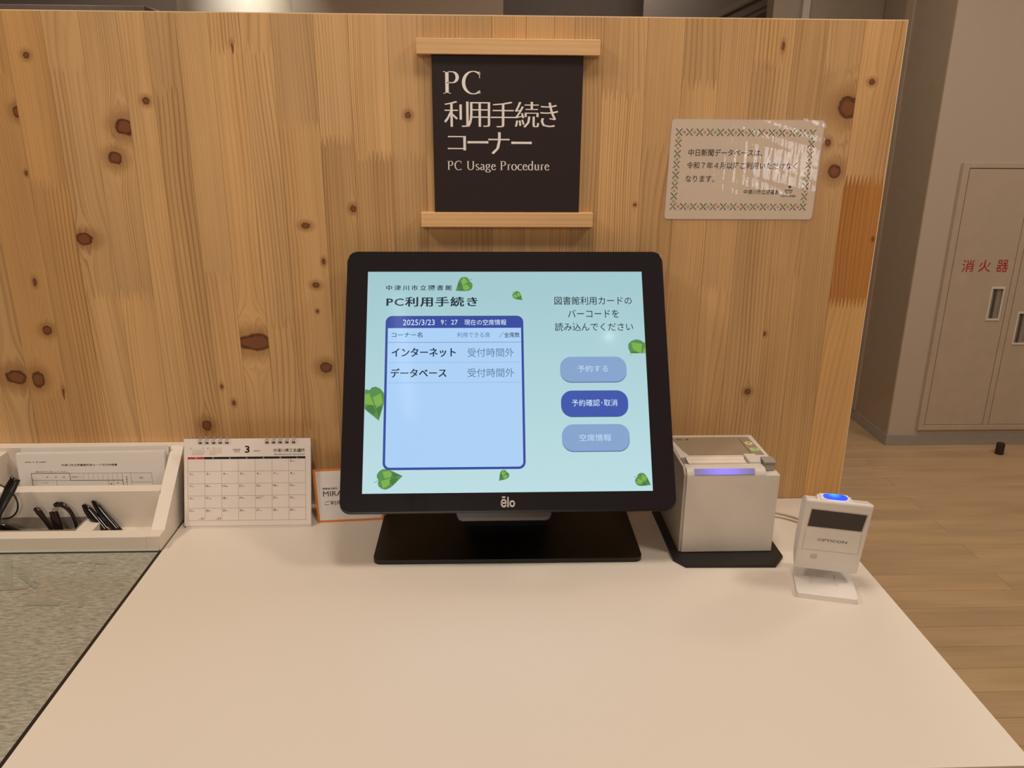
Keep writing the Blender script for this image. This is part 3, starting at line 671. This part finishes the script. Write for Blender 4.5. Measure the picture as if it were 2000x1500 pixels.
for y1, y0, mi, s, a0, a1, tb in ((180.4, 144.6, 5, '予約する', 282.7, 324, 159.3), (133.9, 97.9, 12, '予約確認･取消', 273.7, 334.5, 112.6), (88.3, 51.5, 5, '空席情報', 282.4, 324.4, 65.8)):
    flat(bm, F, rrect(259.3, y0, 348.9, y1, 15, 8), L1, 14 if mi == 5 else 13); flat(bm, F, rrect(259.3, y0 + 1.2, 348.9, y1, 15, 8), L2, mi)
    text(bm, F, s, a0, tb, a1, tb + 9.2, c=L3, mi=15 if mi == 5 else 4)
printed('screen_page', bm, mats, SCN)
bm = B(); text(bm, F, 'ēlo', 178, -19.3, 196.4, -5.2, c=.12, off=.02); printed('maker_mark', bm, mat('silver_print', (196, 190, 184), .35, metal=.3), MN, 'silver maker mark')
bm = B(); tube(bm, [F.p(405.4, y_, -10) for y_ in (260, 285)], .0018, 8); link('side_button', bm, M_BLACK, parent=MN, smooth=True)

# ------------------------------------------------------------------ receipt printer and its pad
PAD = [(257.5, -186), (270.5, -204), (391, -206.5), (408.5, -184), (408.5, -45), (396, -30), (270, -30), (257.5, -45)]
bm = B(); prism(bm, Fr((0, 0, 0), 0, 90), PAD, .1, 4.4)
link('printer_pad', bm, mat('black_rubber_pad', (26, 20, 20), .55), origin=(.333, -.12, 0), label='flat black pad with cut corners under the white receipt printer', cat='pad')
PR = thing('receipt_printer', (.333, -.11, .0045), 'white cube-shaped receipt printer with blue light strip, right of the monitor', 'printer')
x0, x1, yf, yb, zt = .2685, .3965, -.1715, -.047, .1275
bm = B()
F0 = Fr((0, 0, 0), 90, 0)    # side profile: local a = y, b = z; normal = +x
prism(bm, Fr((0, 0, 0)), rect(271.5, 5, 396.6, 119), 47, 171.5, 1.2)
link('body', bm, M_PRN, parent=PR, smooth=True)
bm = B(); prism(bm, F0, [(-171.2, 118.9), (-170.4, 122), (-167.4, 125.8), (-163, 127.2), (-150, 127.2), (-150, 118.9)], 271.5, 377.5)
link('front_cover', bm, M_PRN, parent=PR, smooth=True)
bm = B(); box(bm, .2715, .3965, -.128, -.047, .1189, .1275, .0012, 2); box(bm, .3777, .3965, -.1395, -.1281, .1189, .1272, 0)
link('rear_cover', bm, M_PRN, parent=PR, smooth=True)
bm = B(); prism(bm, F0, [(-168.5, 5), (-168.5, 120), (-160, 126.8), (-47, 126.8), (-47, 5)], 268.2, 271.3, 0); link('side_cover', bm, mat('printer_shaded_plastic', (188, 178, 164), .5), parent=PR)  # white plastic toned darker here for the shade on the monitor side
Ft = Fr((0, 0, .1276), 0, 90)   # lying on top, normal up, local b runs toward the viewer
TP = lambda x, y: (x, -y)
def top_prism(bm, pts, c0, c1, bev=0): prism(bm, Ft, pts, c0, c1, bev)
bm = B(); top_prism(bm, [(277, -58), (275.5, -61), (275.5, -66), (281, -106), (286, -122), (391, -122), (388.5, -60), (386, -57), (280, -57)], -.2, .5)
TPL = link('top_panel', bm, mat('grey_brown_panel', (156, 140, 120), .28, .5, coat=.2), parent=PR)
bm = B(); top_prism(bm, rect(372.6, -120, 373.4, -66), .45, .75); link('panel_groove', bm, mat('dark_line', (80, 68, 58), .5), parent=TPL)
bm = B(); top_prism(bm, ellipse(381.3, -83, 5.6, 6), .4, 1.6, .3); link('power_button', bm, mat('cream_button', (222, 212, 150), .4), parent=PR, smooth=True)
bm = B(); top_prism(bm, rrect(375.8, -111.5, 388.6, -100.5, 3), .4, 1.6, .3); link('feed_button', bm, mat('pale_green_button', (182, 206, 140), .4), parent=PR, smooth=True)
bm = B(); bmF = Fr((0, 0, .12935), 0, 90)
for i in range(16):
    t0, t1 = 2 * math.pi * i / 16, 2 * math.pi * (i + 1) / 16
    bar(bm, bmF, (381.3 + 2 * math.cos(t0), -83 + 2 * math.sin(t0)), (381.3 + 2 * math.cos(t1), -83 + 2 * math.sin(t1)), .6, 0)
bar(bm, bmF, (381.3, -83), (381.3, -80), .6, 0)
MK = mat('dark_mark', (52, 44, 38), .5); printed('power_icon', bm, MK, PR); bm = B()
bar(bm, bmF, (380, -104.5), (384, -103.5), .9, 0); bar(bm, bmF, (384, -103.5), (385.5, -107), .9, 0)
printed('feed_icon', bm, MK, PR); bm = B()
Fm = Fr((0, 0, .12825), 0, -90)
class Up:   # reading direction along +x with top of letters away from the viewer, lying flat
    def __init__(s, z): s.z = z
    def p(s, a, b, c=0): return Vector((a / 1000, b / 1000, s.z + c / 1000))
text(bm, Up(.1283), 'SII', 281, -68, 289, -64, c=0, off=.01); flat(bm, Up(.1283), ellipse(296.5, -66, 2.2, 1.8, 16), 0)
printed('maker_mark', bm, MK, PR)
bm = B()   # paper exit: ridged cover between two cheeks
for k, (a, b_) in enumerate(((-133.5, -127.5), (-140.5, -134.5), (-148, -141.5))):
    tube(bm, [(.2790, (a + b_) / 2000, .1235 + (.0012 if k == 0 else 0)), (.3590, (a + b_) / 2000, .1235 + (.0012 if k == 0 else 0))], .0038, 12)
link('ridged_cover', bm, mat('warm_white_plastic', (226, 214, 200), .4), parent=PR, smooth=True)
bm = B(); box(bm, .3605, .3765, -.152, -.124, .118, .1308, .0012, 2); link('right_cheek', bm, M_PRN, parent=PR, smooth=True)
bm = B(); box(bm, .2718, .2775, -.150, -.126, .1185, .1262, .0008, 1); link('left_notch', bm, mat('grey_notch', (130, 120, 110), .5), parent=PR)
bm = B(); box(bm, .2775, .3605, -.1535, -.1498, .1255, .1278, .0004, 1); link('tear_edge', bm, mat('tear_steel', (200, 190, 180), .3, metal=.5), parent=PR)
led = bpy.data.materials.new('violet_light_strip'); led.use_nodes = True; N = NB(led); b_ = led.node_tree.nodes['Principled BSDF']; b_.inputs['Base Color'].default_value = lin((150, 145, 190)); b_.inputs['Roughness'].default_value = .3
tc = N.n('ShaderNodeTexCoord'); sp = N.n('ShaderNodeSeparateXYZ'); led.node_tree.links.new(tc.outputs['Object'], sp.inputs[0])
e = N.rng(N.math('ABSOLUTE', N.math('SUBTRACT', sp.outputs[0], -.012)), 0, .042, 1, .12, True)
b_.inputs['Emission Color'].default_value = lin((108, 96, 255)); led.node_tree.links.new(N.math('MULTIPLY', e, .85), b_.inputs['Emission Strength'])
bm = B(); Fl2 = Fr((0, -.1712, .1208), 0, 32); prism(bm, Fl2, rect(281.5, 0, 362.5, 8), -2.5, .8, .2); link('light_strip', bm, led, parent=PR, label='glowing violet light strip')
bm = B(); box(bm, .3790, .3935, -.1580, -.1400, .1195, .1300, .0012, 2); box(bm, .3785, .3950, -.1590, -.1395, .1300, .1330, .0010, 2)
link('cover_lever', bm, mat('grey_lever', (158, 150, 142), .5), parent=PR, smooth=True, label='grey cover lever')

# ------------------------------------------------------------------ barcode scanner on its stand
YAW = -14.86
SN = thing('barcode_scanner', (.43, -.262, 0), 'white presentation barcode scanner with glowing blue top on a foot, right desk edge', 'scanner')
Fs = Fr((.4356, -.2533, .0239), YAW, -15.4)
exs = Fs.ex; fws = Vector((-exs.y, exs.x, 0)); base = Vector((.427, -.2865, 0))
class Lo:
    def p(s, a, b, c=0): return base + exs * a / 1000 + fws * b / 1000 + Vector((0, 0, c / 1000))
LoF = Lo()
bm = B()   # foot: flat plate that sweeps up at the back into the neck
prof = [(0, 0), (0, 7.2), (1.4, 8.4), (40, 8.6), (56, 9.5), (66, 13), (71, 22), (71, 40), (60, 60), (64, 62), (79, 42), (79, 18), (74, 5), (66, 0)]
W2 = 36
def wid(y, z): return W2 if y < 58 else W2 - 4
va = [bm.verts.new(LoF.p(-wid(y, z), y, z)) for y, z in prof]; vb = [bm.verts.new(LoF.p(wid(y, z), y, z)) for y, z in prof]
bm.faces.new(va); bm.faces.new(vb[::-1])
for i in range(len(prof)): bm.faces.new((va[i], vb[i], vb[(i + 1) % len(prof)], va[(i + 1) % len(prof)]))
es = [e_ for e_ in bm.edges if abs((e_.verts[0].co - e_.verts[1].co).normalized().z) < .99 and False]
vert = [e_ for e_ in bm.edges if abs((e_.verts[0].co - e_.verts[1].co).normalized().z) > .95 and (e_.verts[0].co - base).dot(fws) < .0005]
bmesh.ops.bevel(bm, geom=vert, offset=.0016, segments=2, affect='EDGES')
link('foot', bm, mat('scanner_white', (232, 226, 220), .38, .5), parent=SN, smooth=True)
for a in (-17, 15):
    bm = B(); 
    pts = [LoF.p(a - 1, 24, 8.0), LoF.p(a + 1, 24, 8.0), LoF.p(a + 1, 52, 8.9), LoF.p(a - 1, 52, 8.9)]; hi = [p + Vector((0, 0, .0012)) for p in pts]
    lo_ = [bm.verts.new(p - Vector((0, 0, .001))) for p in pts]; hh = [bm.verts.new(p) for p in hi]
    bm.faces.new(hh); [bm.faces.new((lo_[i], lo_[(i + 1) % 4], hh[(i + 1) % 4], hh[i])) for i in range(4)]
    link('ridge', bm, M_WHITEP, parent=SN)
bm = B(); prof = [(0, 0), (0, 109.5), (-.6, 111.6), (-1.9, 112.8), (-3.4, 112.8), (-8, 108.5), (-26, 98.5), (-31, 92), (-31, 30), (-24, 6), (-6, 0)]
# (c, b) profile extruded across the head; front face c = 0
va = [bm.verts.new(Fs.p(-38, b, c)) for c, b in prof]; vb = [bm.verts.new(Fs.p(38, b, c)) for c, b in prof]
fa = bm.faces.new(va); fb = bm.faces.new(vb[::-1])
for i in range(len(prof)): bm.faces.new((va[i], vb[i], vb[(i + 1) % len(prof)], va[(i + 1) % len(prof)]))
bmesh.ops.bevel(bm, geom=list(fa.edges) + list(fb.edges), offset=.0009, segments=2, affect='EDGES')
HD = link('head', bm, mat('scanner_white', (232, 226, 220)), parent=SN, smooth=True)
bm = B(); prism(bm, Fs, [(-32.6, 70.6), (32.2, 70.2), (34.2, 99.6), (-31.4, 101)], .1, .35); link('window_surround', bm, mat('grey_shadow_line', (196, 188, 180), .5), parent=HD)
bm = B(); prism(bm, Fs, [(-31.4, 72.4), (31.0, 72), (32.8, 98.4), (-30.2, 99.8)], .3, .5); link('scan_window', bm, mat('dark_red_window', (40, 22, 20), .15, .5), parent=HD, label='dark scan window')
bm = B(); text(bm, Fs, 'OPTICON', -16.8, 48.8, 17.9, 53.2, c=.15, off=.018)
for i in range(5): bar(bm, Fs, (-21.2, 18.6 + i * 1.65), (-13, 18.9 + i * 1.65), .35, .15)
for p0, p1 in (((-32.6, 33.2), (33.4, 33.2)), ((-32.6, 33.2), (-32.8, 67)), ((33.4, 33.2), (32, 67))): bar(bm, Fs, p0, p1, .3, .12)
printed('lettering', bm, mat('grey_print', (112, 100, 94), .5), HD, 'grey lettering and speaker slots')
bm = B(); Fq = Fr((.4356, -.2533, .0239), YAW, -15.4)
lo_ = [(-26, 110), (20, 110)]
def head_block(bm, pa, pb): 
    bmv = [bm.verts.new(Fs.p(a, b, c)) for a, b, c in pa + pb]
    bmesh.ops.convex_hull(bm, input=bmv)
head_block(bm, [(-27, 107, -4), (20, 107, -4), (-25, 96, -27), (18, 96, -27)], [(-23.5, 112.2, -3.6), (16, 112.2, -3.6), (-22, 107.6, -24), (13.5, 107.6, -24)])
bmesh.ops.bevel(bm, geom=list(bm.edges), offset=.0022, segments=3, affect='EDGES')
link('top_hump', bm, mat('scanner_white', (232, 226, 220)), parent=HD, smooth=True)
class TopF:   # plane on the hump's top
    o = Fs.p(-3.6, 109.9, -13.8); e1 = Fs.ex; e2 = (Fs.p(0, 107.6, -24) - Fs.p(0, 112.2, -3.6)).normalized(); n = e1.cross(e2)
    def p(s, a, b, c=0): return s.o + (s.e1 * a + s.e2 * b + s.n * c) / 1000
TF = TopF()
bl = bpy.data.materials.new('blue_lamp'); bl.use_nodes = True; N = NB(bl); b_ = bl.node_tree.nodes['Principled BSDF']; b_.inputs['Base Color'].default_value = lin((20, 40, 160)); b_.inputs['Roughness'].default_value = .2
tc = N.n('ShaderNodeTexCoord'); vm = N.n('ShaderNodeVectorMath', operation='DISTANCE'); bl.node_tree.links.new(tc.outputs['Object'], vm.inputs[0]); vm.inputs[1].default_value = TF.p(-1, 5, 1) - Vector((.43, -.262, 0))
c1 = N.mix(N.rng(vm.outputs['Value'], .0, .010, 0, 1, True), lin((70, 190, 255)), lin((52, 92, 250))); bl.node_tree.links.new(c1, b_.inputs['Emission Color']); b_.inputs['Emission Strength'].default_value = .95
bm = B(); prism(bm, TF, rrect(-15.6, -8.6, 15.6, 8.6, 8.2, 8), -.6, .25); link('lamp_rim', bm, mat('pale_lamp_rim', (225, 225, 250), .3, emit=(190, 200, 255), estr=.25), parent=HD)
bm = B(); prism(bm, TF, rrect(-14.2, -7.4, 14.2, 7.4, 7.0, 8), .1, .8, .4); link('status_lamp', bm, bl, parent=HD, label='glowing blue status lamp')
for k, pts in enumerate((((.4, -.040, .0022), (.445, -.052, .0022), (.474, -.0732, .0022), (.487, -.10, .0022), (.478, -.15, .003), (.462, -.185, .006), (.455, -.203, .014)),
                         ((.4, -.05, .0022), (.443, -.0643, .0022), (.470, -.0844, .0022), (.480, -.11, .0022), (.470, -.152, .003), (.4555, -.186, .006), (.449, -.204, .014)))):
    bm = B(); tube(bm, smooth_path(pts), .0019, 10)
    link('cable', bm, mat('cream_cable', (218, 202, 182), .5), origin=(.44, -.06, 0), smooth=True, label=('upper' if k == 0 else 'lower') + ' of two thin white cables running from printer to scanner', cat='cable', group='scanner cables')

# ------------------------------------------------------------------ desk calendar
CL = thing('desk_calendar', (-.342, -.04, 0), 'white tent desk calendar open at March between the tray and monitor', 'calendar')
t = 18; Fc = Fr((-.4330, -.0760, .0035), 0, t); Hc = 126.5; Wc = 182
bm = B(); prism(bm, Fc, rect(0, 0, Wc, Hc), -.6, 0); link('front_page', bm, mat('calendar_paper', (236, 226, 218), .6, .3), parent=CL)
bm = B(); prism(bm, Fc, rect(2.4, -3.2, Wc + .6, Hc - 2), -1.6, -.7); link('front_board', bm, mat('calendar_board', (226, 216, 206), .6), parent=CL)
apex = Fc.p(0, Hc - 2, -1.2)
Fk = Fr((apex.x, apex.y, apex.z), 0, 180 + -t); Fk.ex = Vector((1, 0, 0)); Fk.ey = Vector((0, math.sin(R(16)), -math.cos(R(16)))); Fk.n = Fk.ex.cross(Fk.ey)
Lb = apex.z / math.cos(R(16)) * 1000 - .5
bm = B(); prism(bm, Fk, rect(2.4, 0, Wc + .6, Lb), -.8, .2); link('back_board', bm, mat('calendar_board', (226, 216, 206)), parent=CL)
MS = mat('silver_wire', (210, 202, 196), .3, metal=.6)
for a in [23.5 + 9.6 * i for i in range(5)] + [119.4 + 9.6 * i for i in range(5)]:
    bm = B()
    for d in (-1.5, 1.2):
        c0 = Fc.p(a + d, Hc - 1.6, -1.2)
        pts = [c0 + Vector((.0010 * math.sin(q_) + (.0012 if d > 0 else .001) * math.sin(q_), -.0050 * math.cos(q_), .0052 * math.sin(q_))) for q_ in [2 * math.pi * i / 16 for i in range(16)]]
        tube(bm, pts, .00042, 6, closed=True)
    link('wire_ring', bm, MS, parent=CL, smooth=True)
bm = B(); mi_ = [M_INK, M_RED, M_PAPER, mat('grid_line', (120, 100, 92), .6)]; c = .12
for a in [23.5 + 9.6 * i for i in range(5)] + [119.4 + 9.6 * i for i in range(5)]: flat(bm, Fc, rect(a - 2.2, 119.2, a + 2, 121.6), c, 0)
cw = (174.6 - 5.2) / 7; gx = [5.2 + cw * i for i in range(8)]; gy = [96.9, 79, 61.3, 43.6, 25.6, 7.6]
flat(bm, Fc, rect(gx[0], 96.9, gx[1], 100), c, 1); flat(bm, Fc, rect(gx[1], 96.9, gx[7], 100), c, 0)
for i, d in enumerate('日月火水木金土'): text(bm, Fc, d, (gx[i] + gx[i + 1]) / 2, 97.4, None, 99.5, c=.2, off=.01, mi=2, center=True)
for x in gx: bar(bm, Fc, (x, gy[-1]), (x, gy[0]), .28, c, 3)
for y in gy[1:]: bar(bm, Fc, (gx[0], y), (gx[-1], y), .28, c, 3)
rk = ['先負', '仏滅', '大安', '赤口', '先勝', '友引']
def roku(d): 
    if d >= 29: return ['先負', '仏滅', '大安'][d - 29]
    return ['大安', '赤口', '先勝', '友引', '先負', '仏滅'][(2 + d + 1) % 6]
for d in range(1, 32):
    wd = (d + 5) % 7; row = (d + 5) // 7
    red = wd == 0 or d == 20
    if row < 5:
        x, y = gx[wd] + (2.6 if d < 10 else 1.3), gy[row] - 4.9
    else:
        row = 4; x, y = gx[wd] + cw - 5.6, gy[5] + 1.4
    text(bm, Fc, str(d), x, y, x + (3.9 if d > 9 else 1.9 if d != 1 else 1.0), y + 3.1, c=c, off=.010, mi=1 if red else 0)
    tx = x + (4.4 if d > 9 else 2.6) if d < 30 else x - 3.6
    text(bm, Fc, roku(d), tx, y + .1, tx + 3, y + 1.5, c=c, mi=0)
text(bm, Fc, '春分の日', gx[4] + 5.6, gy[3] - 2.6, gx[4] + 12, gy[3] - 1.2, c=c, mi=1)
text(bm, Fc, '3', 87.3, 105.6, 94.2, 116, c=c, off=.02)
text(bm, Fc, '2025', 70, 108.9, 80.6, 111.6, c=c, off=.008); text(bm, Fc, '令和7年', 72, 106.2, 79.8, 108, c=c); text(bm, Fc, 'MARCH', 100.4, 107.4, 109.3, 109.4, c=c)
text(bm, Fc, '中津川商工会議所', 128.6, 106, 173.8, 111.6, c=c, off=.010); text(bm, Fc, 'TEL 0573-65-2154  FAX 65-2157', 129, 101.9, 173.8, 104, c=c, off=.008)
for x0_, first, n_, lab in ((8.3, 6, 28, '2'), (33.4, 2, 30, '4')):
    text(bm, Fc, lab, x0_, 111.6, None, 113.9, c=c, off=.01)
    for d in range(1, n_ + 1):
        col_, r_ = (d + first - 1) % 7, (d + first - 1) // 7
        xx, yy = x0_ + 3 + col_ * 2.65, 112.4 - r_ * 2.35
        text(bm, Fc, str(d), xx, yy, xx + (1.9 if d > 9 else .9), yy + 1.25, c=c, mi=1 if col_ == 0 else 3)
printed('print', bm, mi_, CL)

# ------------------------------------------------------------------ orange-bordered card
CD = thing('orange_card', (-.195, -.06, 0), 'small white card with an orange border leaning behind the monitor corner', 'card')
Fd = Fr((-.2426, -.0642, 0), 4.3, 18)
bm = B(); prism(bm, Fd, [(-.5, 0), (96.5, 0), (99, 7), (95, 79.5), (-7, 79)], -1, 0); link('card_sheet', bm, mat('orange_card_stock', (226, 130, 38), .5), parent=CD)
bm = B(); prism(bm, Fd, [(2.6, 3.2), (92.2, 3.2), (93.8, 8), (90.8, 76), (-3.0, 75.6)], -.2, .15); link('white_face', bm, M_PAPER, parent=CD)
bm = B(); text(bm, Fd, '障害者手帳を、あ', 7.4, 48.2, 36.5, 51.3, c=.3, off=.006); text(bm, Fd, 'MIRA', 8.1, 38.5, 36, 46, c=.3); text(bm, Fd, 'ご利用', 9.9, 25.2, 35, 31.8, c=.3, off=.004)
printed('lettering', bm, M_INK, CD)
bm = B(); prism(bm, Fd, [(30, 0), (60, 0), (60, 50), (30, 50)], -2, -1.2); Fe = Fr((-.21, -.035, 0), 4.3, -8)
link('rear_support', bm, M_PAPER, parent=CD)

# ------------------------------------------------------------------ stationery tray, papers, glasses
TR = thing('stationery_tray', (-.9, -.07, 0), 'white slope-sided compartment tray on the counter, against the partition', 'tray')
MT = mat('white_tray_board', (230, 220, 206), .45, .4, noise=(30, .015))
x1_, xi = -.4436, -.4620
bm = B(); Fy = Fr((0, 0, 0), 90, 0)   # a = y, b = z, c = x
side = [(-138.5, .5), (-138.5, 21), (-118.5, 21), (-14, 104.3), (-.6, 104.3), (-.6, .5)]
prism(bm, Fy, side, -462, -443.6); link('side_board', bm, MT, parent=TR)
bm = B(); prism(bm, Fy, side, -1292, -1274); link('side_board', bm, MT, parent=TR)
bm = B(); box(bm, -1.2735, -.4622, -.0185, -.0006, .0005, .1043); link('back_board', bm, MT, parent=TR)
bm = B(); box(bm, -1.2735, -.4622, -.1385, -.1185, .0005, .021, .0004, 1); link('front_board', bm, MT, parent=TR)
bm = B(); box(bm, -1.2735, -.4622, -.0765, -.0565, .0005, .0607, .0004, 1); link('middle_board', bm, MT, parent=TR)
bm = B(); box(bm, -.5655, -.5425, -.1184, -.0766, .0005, .0209); link('low_divider', bm, MT, parent=TR)
bm = B(); box(bm, -.716, -.6985, -.0563, -.0188, .0005, .0985); link('rear_divider', bm, MT, parent=TR)
bm = B(); box(bm, -1.2735, -.4622, -.118, -.019, .0004, .0028); link('bottom_board', bm, MT, parent=TR)
bm = B()
for q in ((-.90, -.566, -.1183, -.1165), (-.90, -.566, -.0785, -.0768), (-.5675, -.566, -.1165, -.0785), (-.90, -.8985, -.1165, -.0785)): box(bm, q[0], q[1], q[2], q[3], .003, .0215)
box(bm, -.8985, -.5675, -.1165, -.0785, .003, .0045)
link('liner', bm, mat('dark_clear_liner', (150, 142, 130), .3), parent=TR, label='thin grey liner')
# forms standing in the rear compartment
srnd = random.Random(5)
offs = [0, 1.0, 1.8, 2.6, 3.4, 4.4, 8.5, 9.3, 10.1, 11]
for k, d in enumerate(offs):
    j = srnd.uniform(-1.5, 1.5) if k else 0
    sh = 0 if k < 6 else 2.5
    Fp = Fr((-.678 + (sh + j) / 1000, -.046 + d / 1000, .006), 0, 8); Hh = 94.5 + (srnd.uniform(-.4, .8) if k else 0) + (5.6 if k > 5 else 0) + (1.2 * min(k, 5) * .25)
    bm = B(); prism(bm, Fp, [(3.5, 0), (209.5, 0), (212, Hh + 2), (-1, Hh)], -.7, 0)
    if k == 0:
        FM = link('application_form', bm, M_PAPER, origin=(-.57, -.04, .006), label='front sheet with printed table in the stack of forms in the tray', cat='form')
        bm = B(); c = .12; q = 6.0
        Fp2 = Fp
        def T(s, a0, b0, a1, b1, off=0): text(bm, Fp, s, a0, b0 + q, a1, b1 + q, c=c, off=off)
        T('様式第１号（第３条関係）', 11.5, 76.2, 42, 78.2); T('中津川市立図書館利用カード交付申請書', 63.1, 70.6, 143.1, 74, .008); T('太枠の中だけご記入してください。', 24.6, 61.2, 72, 63.6)
        def Ln(a0, b0, a1, b1, w=.3): bar(bm, Fp, (a0, b0 + q), (a1, b1 + q), w, c)
        Ln(18.5, 60, 73.6, 60, .7); Ln(18.5, 60, 20.3, 30, .7); Ln(73.6, 60, 74.3, 49, .7); Ln(74.3, 49, 149.3, 48.6, .7); Ln(149.3, 48.6, 150.4, 35, .7)
        Ln(73.6, 60, 191.4, 59.6); Ln(18.8, 49.4, 74.3, 49); Ln(191.4, 59.6, 193, 35); Ln(149.1, 59.7, 149.3, 48.6); Ln(161.1, 59.6, 162.2, 35); Ln(161.7, 45.8, 192, 45.6); Ln(54, 49, 54.6, 35); Ln(128.6, 48.5, 129, 35); Ln(135.7, 48.5, 136, 35)
        for i in range(9): Ln(93.2 + i * 7, 60, 93.4 + i * 7, 49, .18)
        T('年', 39.8, 53, 42.4, 55.4); T('月', 51.8, 53, 54.2, 55.4); T('日', 63.6, 53, 66, 55.4); T('利用者コード', 76, 53.2, 90.6, 55.2); T('フリガナ', 32.2, 44.6, 42.3, 46.6); T('男', 130.8, 42, 133.4, 44.4); T('女', 140.6, 43.6, 143.4, 46)
        T('利', 153.8, 52.2, 156.4, 54.6); T('用', 153.9, 48.4, 156.5, 50.8); T('区', 154, 44.6, 156.6, 47); T('分', 154.1, 40.8, 156.7, 43.2); T('番号', 173.8, 51, 179, 53.2)
        printed('print', bm, M_INK, FM)
    else:
        link('paper_form', bm, M_PAPER, origin=(-.57, -.04, .006), label='blank-looking white form sheet packed directly behind the front printed form' if k < 6 else 'white form sheet standing tallest, at the rear of the stack against the back board', cat='form', group='forms packed behind the printed one' if k < 6 else 'taller forms at the rear of the stack')
bm = B(); box(bm, -.735, -.718, -.052, -.022, .004, .099, .0006, 1)
link('paper_pad', bm, M_PAPER, origin=(-.727, -.04, .004), label='thick white pad standing at the left edge of the rear tray compartment', cat='paper')
bm = B(); prism(bm, Fr((-.69, -.05, .004), -20, 25), rect(-4, 0, 30, 62), -1, 0, 0)
link('white_slip', bm, M_PAPER, origin=(-.69, -.05, .004), label='small blank white slip tucked left of the printed forms', cat='paper')

MG = mat('dark_tortoise_acetate', (34, 20, 18), .18, .5, coat=.5); MGB = mat('black_acetate', (14, 12, 14), .15, .5, coat=.5)
def strap(bm, pts, w, th, dirv, n=12, k_=1.0):
    w = [q * KW for q in w] if isinstance(w, (list, tuple)) else w * KW
    pts = smooth_path(pts, 5); k = len(pts)
    rr = [w if not isinstance(w, (list, tuple)) else np.interp(i / (k - 1), np.linspace(0, 1, len(w)), w) for i in range(k)]
    tube(bm, pts, [float(q) for q in rr], n, flatten=(dirv, th))
# pair at the left edge of the frame: a raised temple arm and one round rim
KW = 1.35
G1 = thing('reading_glasses', (-.69, -.095, .005), 'black round-rimmed reading glasses with raised arm at the tray left end', 'glasses', 'reading glasses in the tray')
bm = B(); strap(bm, [(-.651, -.088, .0875), (-.660, -.090, .073), (-.672, -.093, .052), (-.6805, -.097, .034), (-.684, -.100, .012)], [.0050, .0058, .0046, .0034, .003], .5, (0, 1, 0)); link('temple_arm', bm, MGB, parent=G1, smooth='all')
bm = B(); cx, cz = -.681, .052
rim = [(cx + .0255 * math.cos(a) * (1 if math.cos(a) > 0 else 1), -.088 - .004 * math.sin(a), cz + .0290 * math.sin(a)) for a in [2 * math.pi * i / 36 for i in range(36)]]
tube(bm, rim, .0013, 8, closed=True); link('lens_rim', bm, MGB, parent=G1, smooth='all')
bm = B(); strap(bm, [(-.690, -.098, .020), (-.672, -.1, .0165), (-.652, -.102, .010), (-.640, -.103, .006)], [.004, .005, .0035, .002], .55, (0, 1, 0)); link('lower_frame', bm, MGB, parent=G1, smooth='all')
bm = B(); rim2 = [(cx - .058 + .0255 * math.cos(a), -.088 - .004 * math.sin(a), cz + .0005 + .029 * math.sin(a)) for a in [2 * math.pi * i / 36 for i in range(36)]]
tube(bm, rim2, .0013, 8, closed=True); link('lens_rim', bm, MGB, parent=G1, smooth='all')
KW = 1.25
G2 = thing('reading_glasses', (-.60, -.095, .005), 'dark tortoiseshell reading glasses folded over, in the middle of the front tray compartment', 'glasses', 'reading glasses in the tray')
bm = B(); strap(bm, [(-.6325, -.088, .0415), (-.628, -.089, .036), (-.620, -.091, .023), (-.611, -.094, .006)], [.0034, .0040, .0030, .0024], .55, (0, 1, 0)); link('temple_arm', bm, MG, parent=G2, smooth='all')
bm = B(); strap(bm, [(-.6085, -.088, .036), (-.606, -.090, .026), (-.6025, -.094, .006)], [.0050, .0055, .0060], .45, (0, 1, 0)); link('temple_arm', bm, MG, parent=G2, smooth='all')
bm = B(); strap(bm, [(-.6065, -.086, .0435), (-.600, -.086, .0460), (-.592, -.0865, .043), (-.584, -.088, .033), (-.5795, -.090, .020), (-.5775, -.093, .006)], [.0024, .0034, .0032, .0024, .0021, .002], .6, (0, 1, 0)); link('front_frame', bm, MG, parent=G2, smooth='all')
bm = B(); tube(bm, [(-.6085, -.0885, .0395), (-.6005, -.0885, .0412)], .0019, 10); link('hinge', bm, mat('steel_hinge', (200, 195, 188), .25, metal=.8), parent=G2, smooth=True, label='bright steel hinge')
KW = 1.6
G3 = thing('reading_glasses', (-.54, -.095, .005), 'glossy black reading glasses showing two arm tips, nearest the tray right end', 'glasses', 'reading glasses in the tray')
bm = B(); strap(bm, [(-.5665, -.086, .0450), (-.561, -.087, .0375), (-.551, -.090, .0235), (-.536, -.095, .004)], [.0018, .0040, .0050, .0050], .55, (0, 1, 0)); link('temple_arm', bm, MGB, parent=G3, smooth='all')
bm = B(); strap(bm, [(-.5545, -.083, .0490), (-.548, -.085, .0415), (-.537, -.089, .0260), (-.520, -.094, .004)], [.0014, .0032, .0042, .0050], .55, (0, 1, 0)); link('temple_arm', bm, MGB, parent=G3, smooth='all')
bm = B(); strap(bm, [(-.545, -.092, .020), (-.538, -.093, .013), (-.530, -.095, .008)], .0022, .6, (0, 1, 0)); link('hinge_piece', bm, mat('grey_metal_trim', (150, 142, 134), .3, metal=.7), parent=G3, smooth='all')
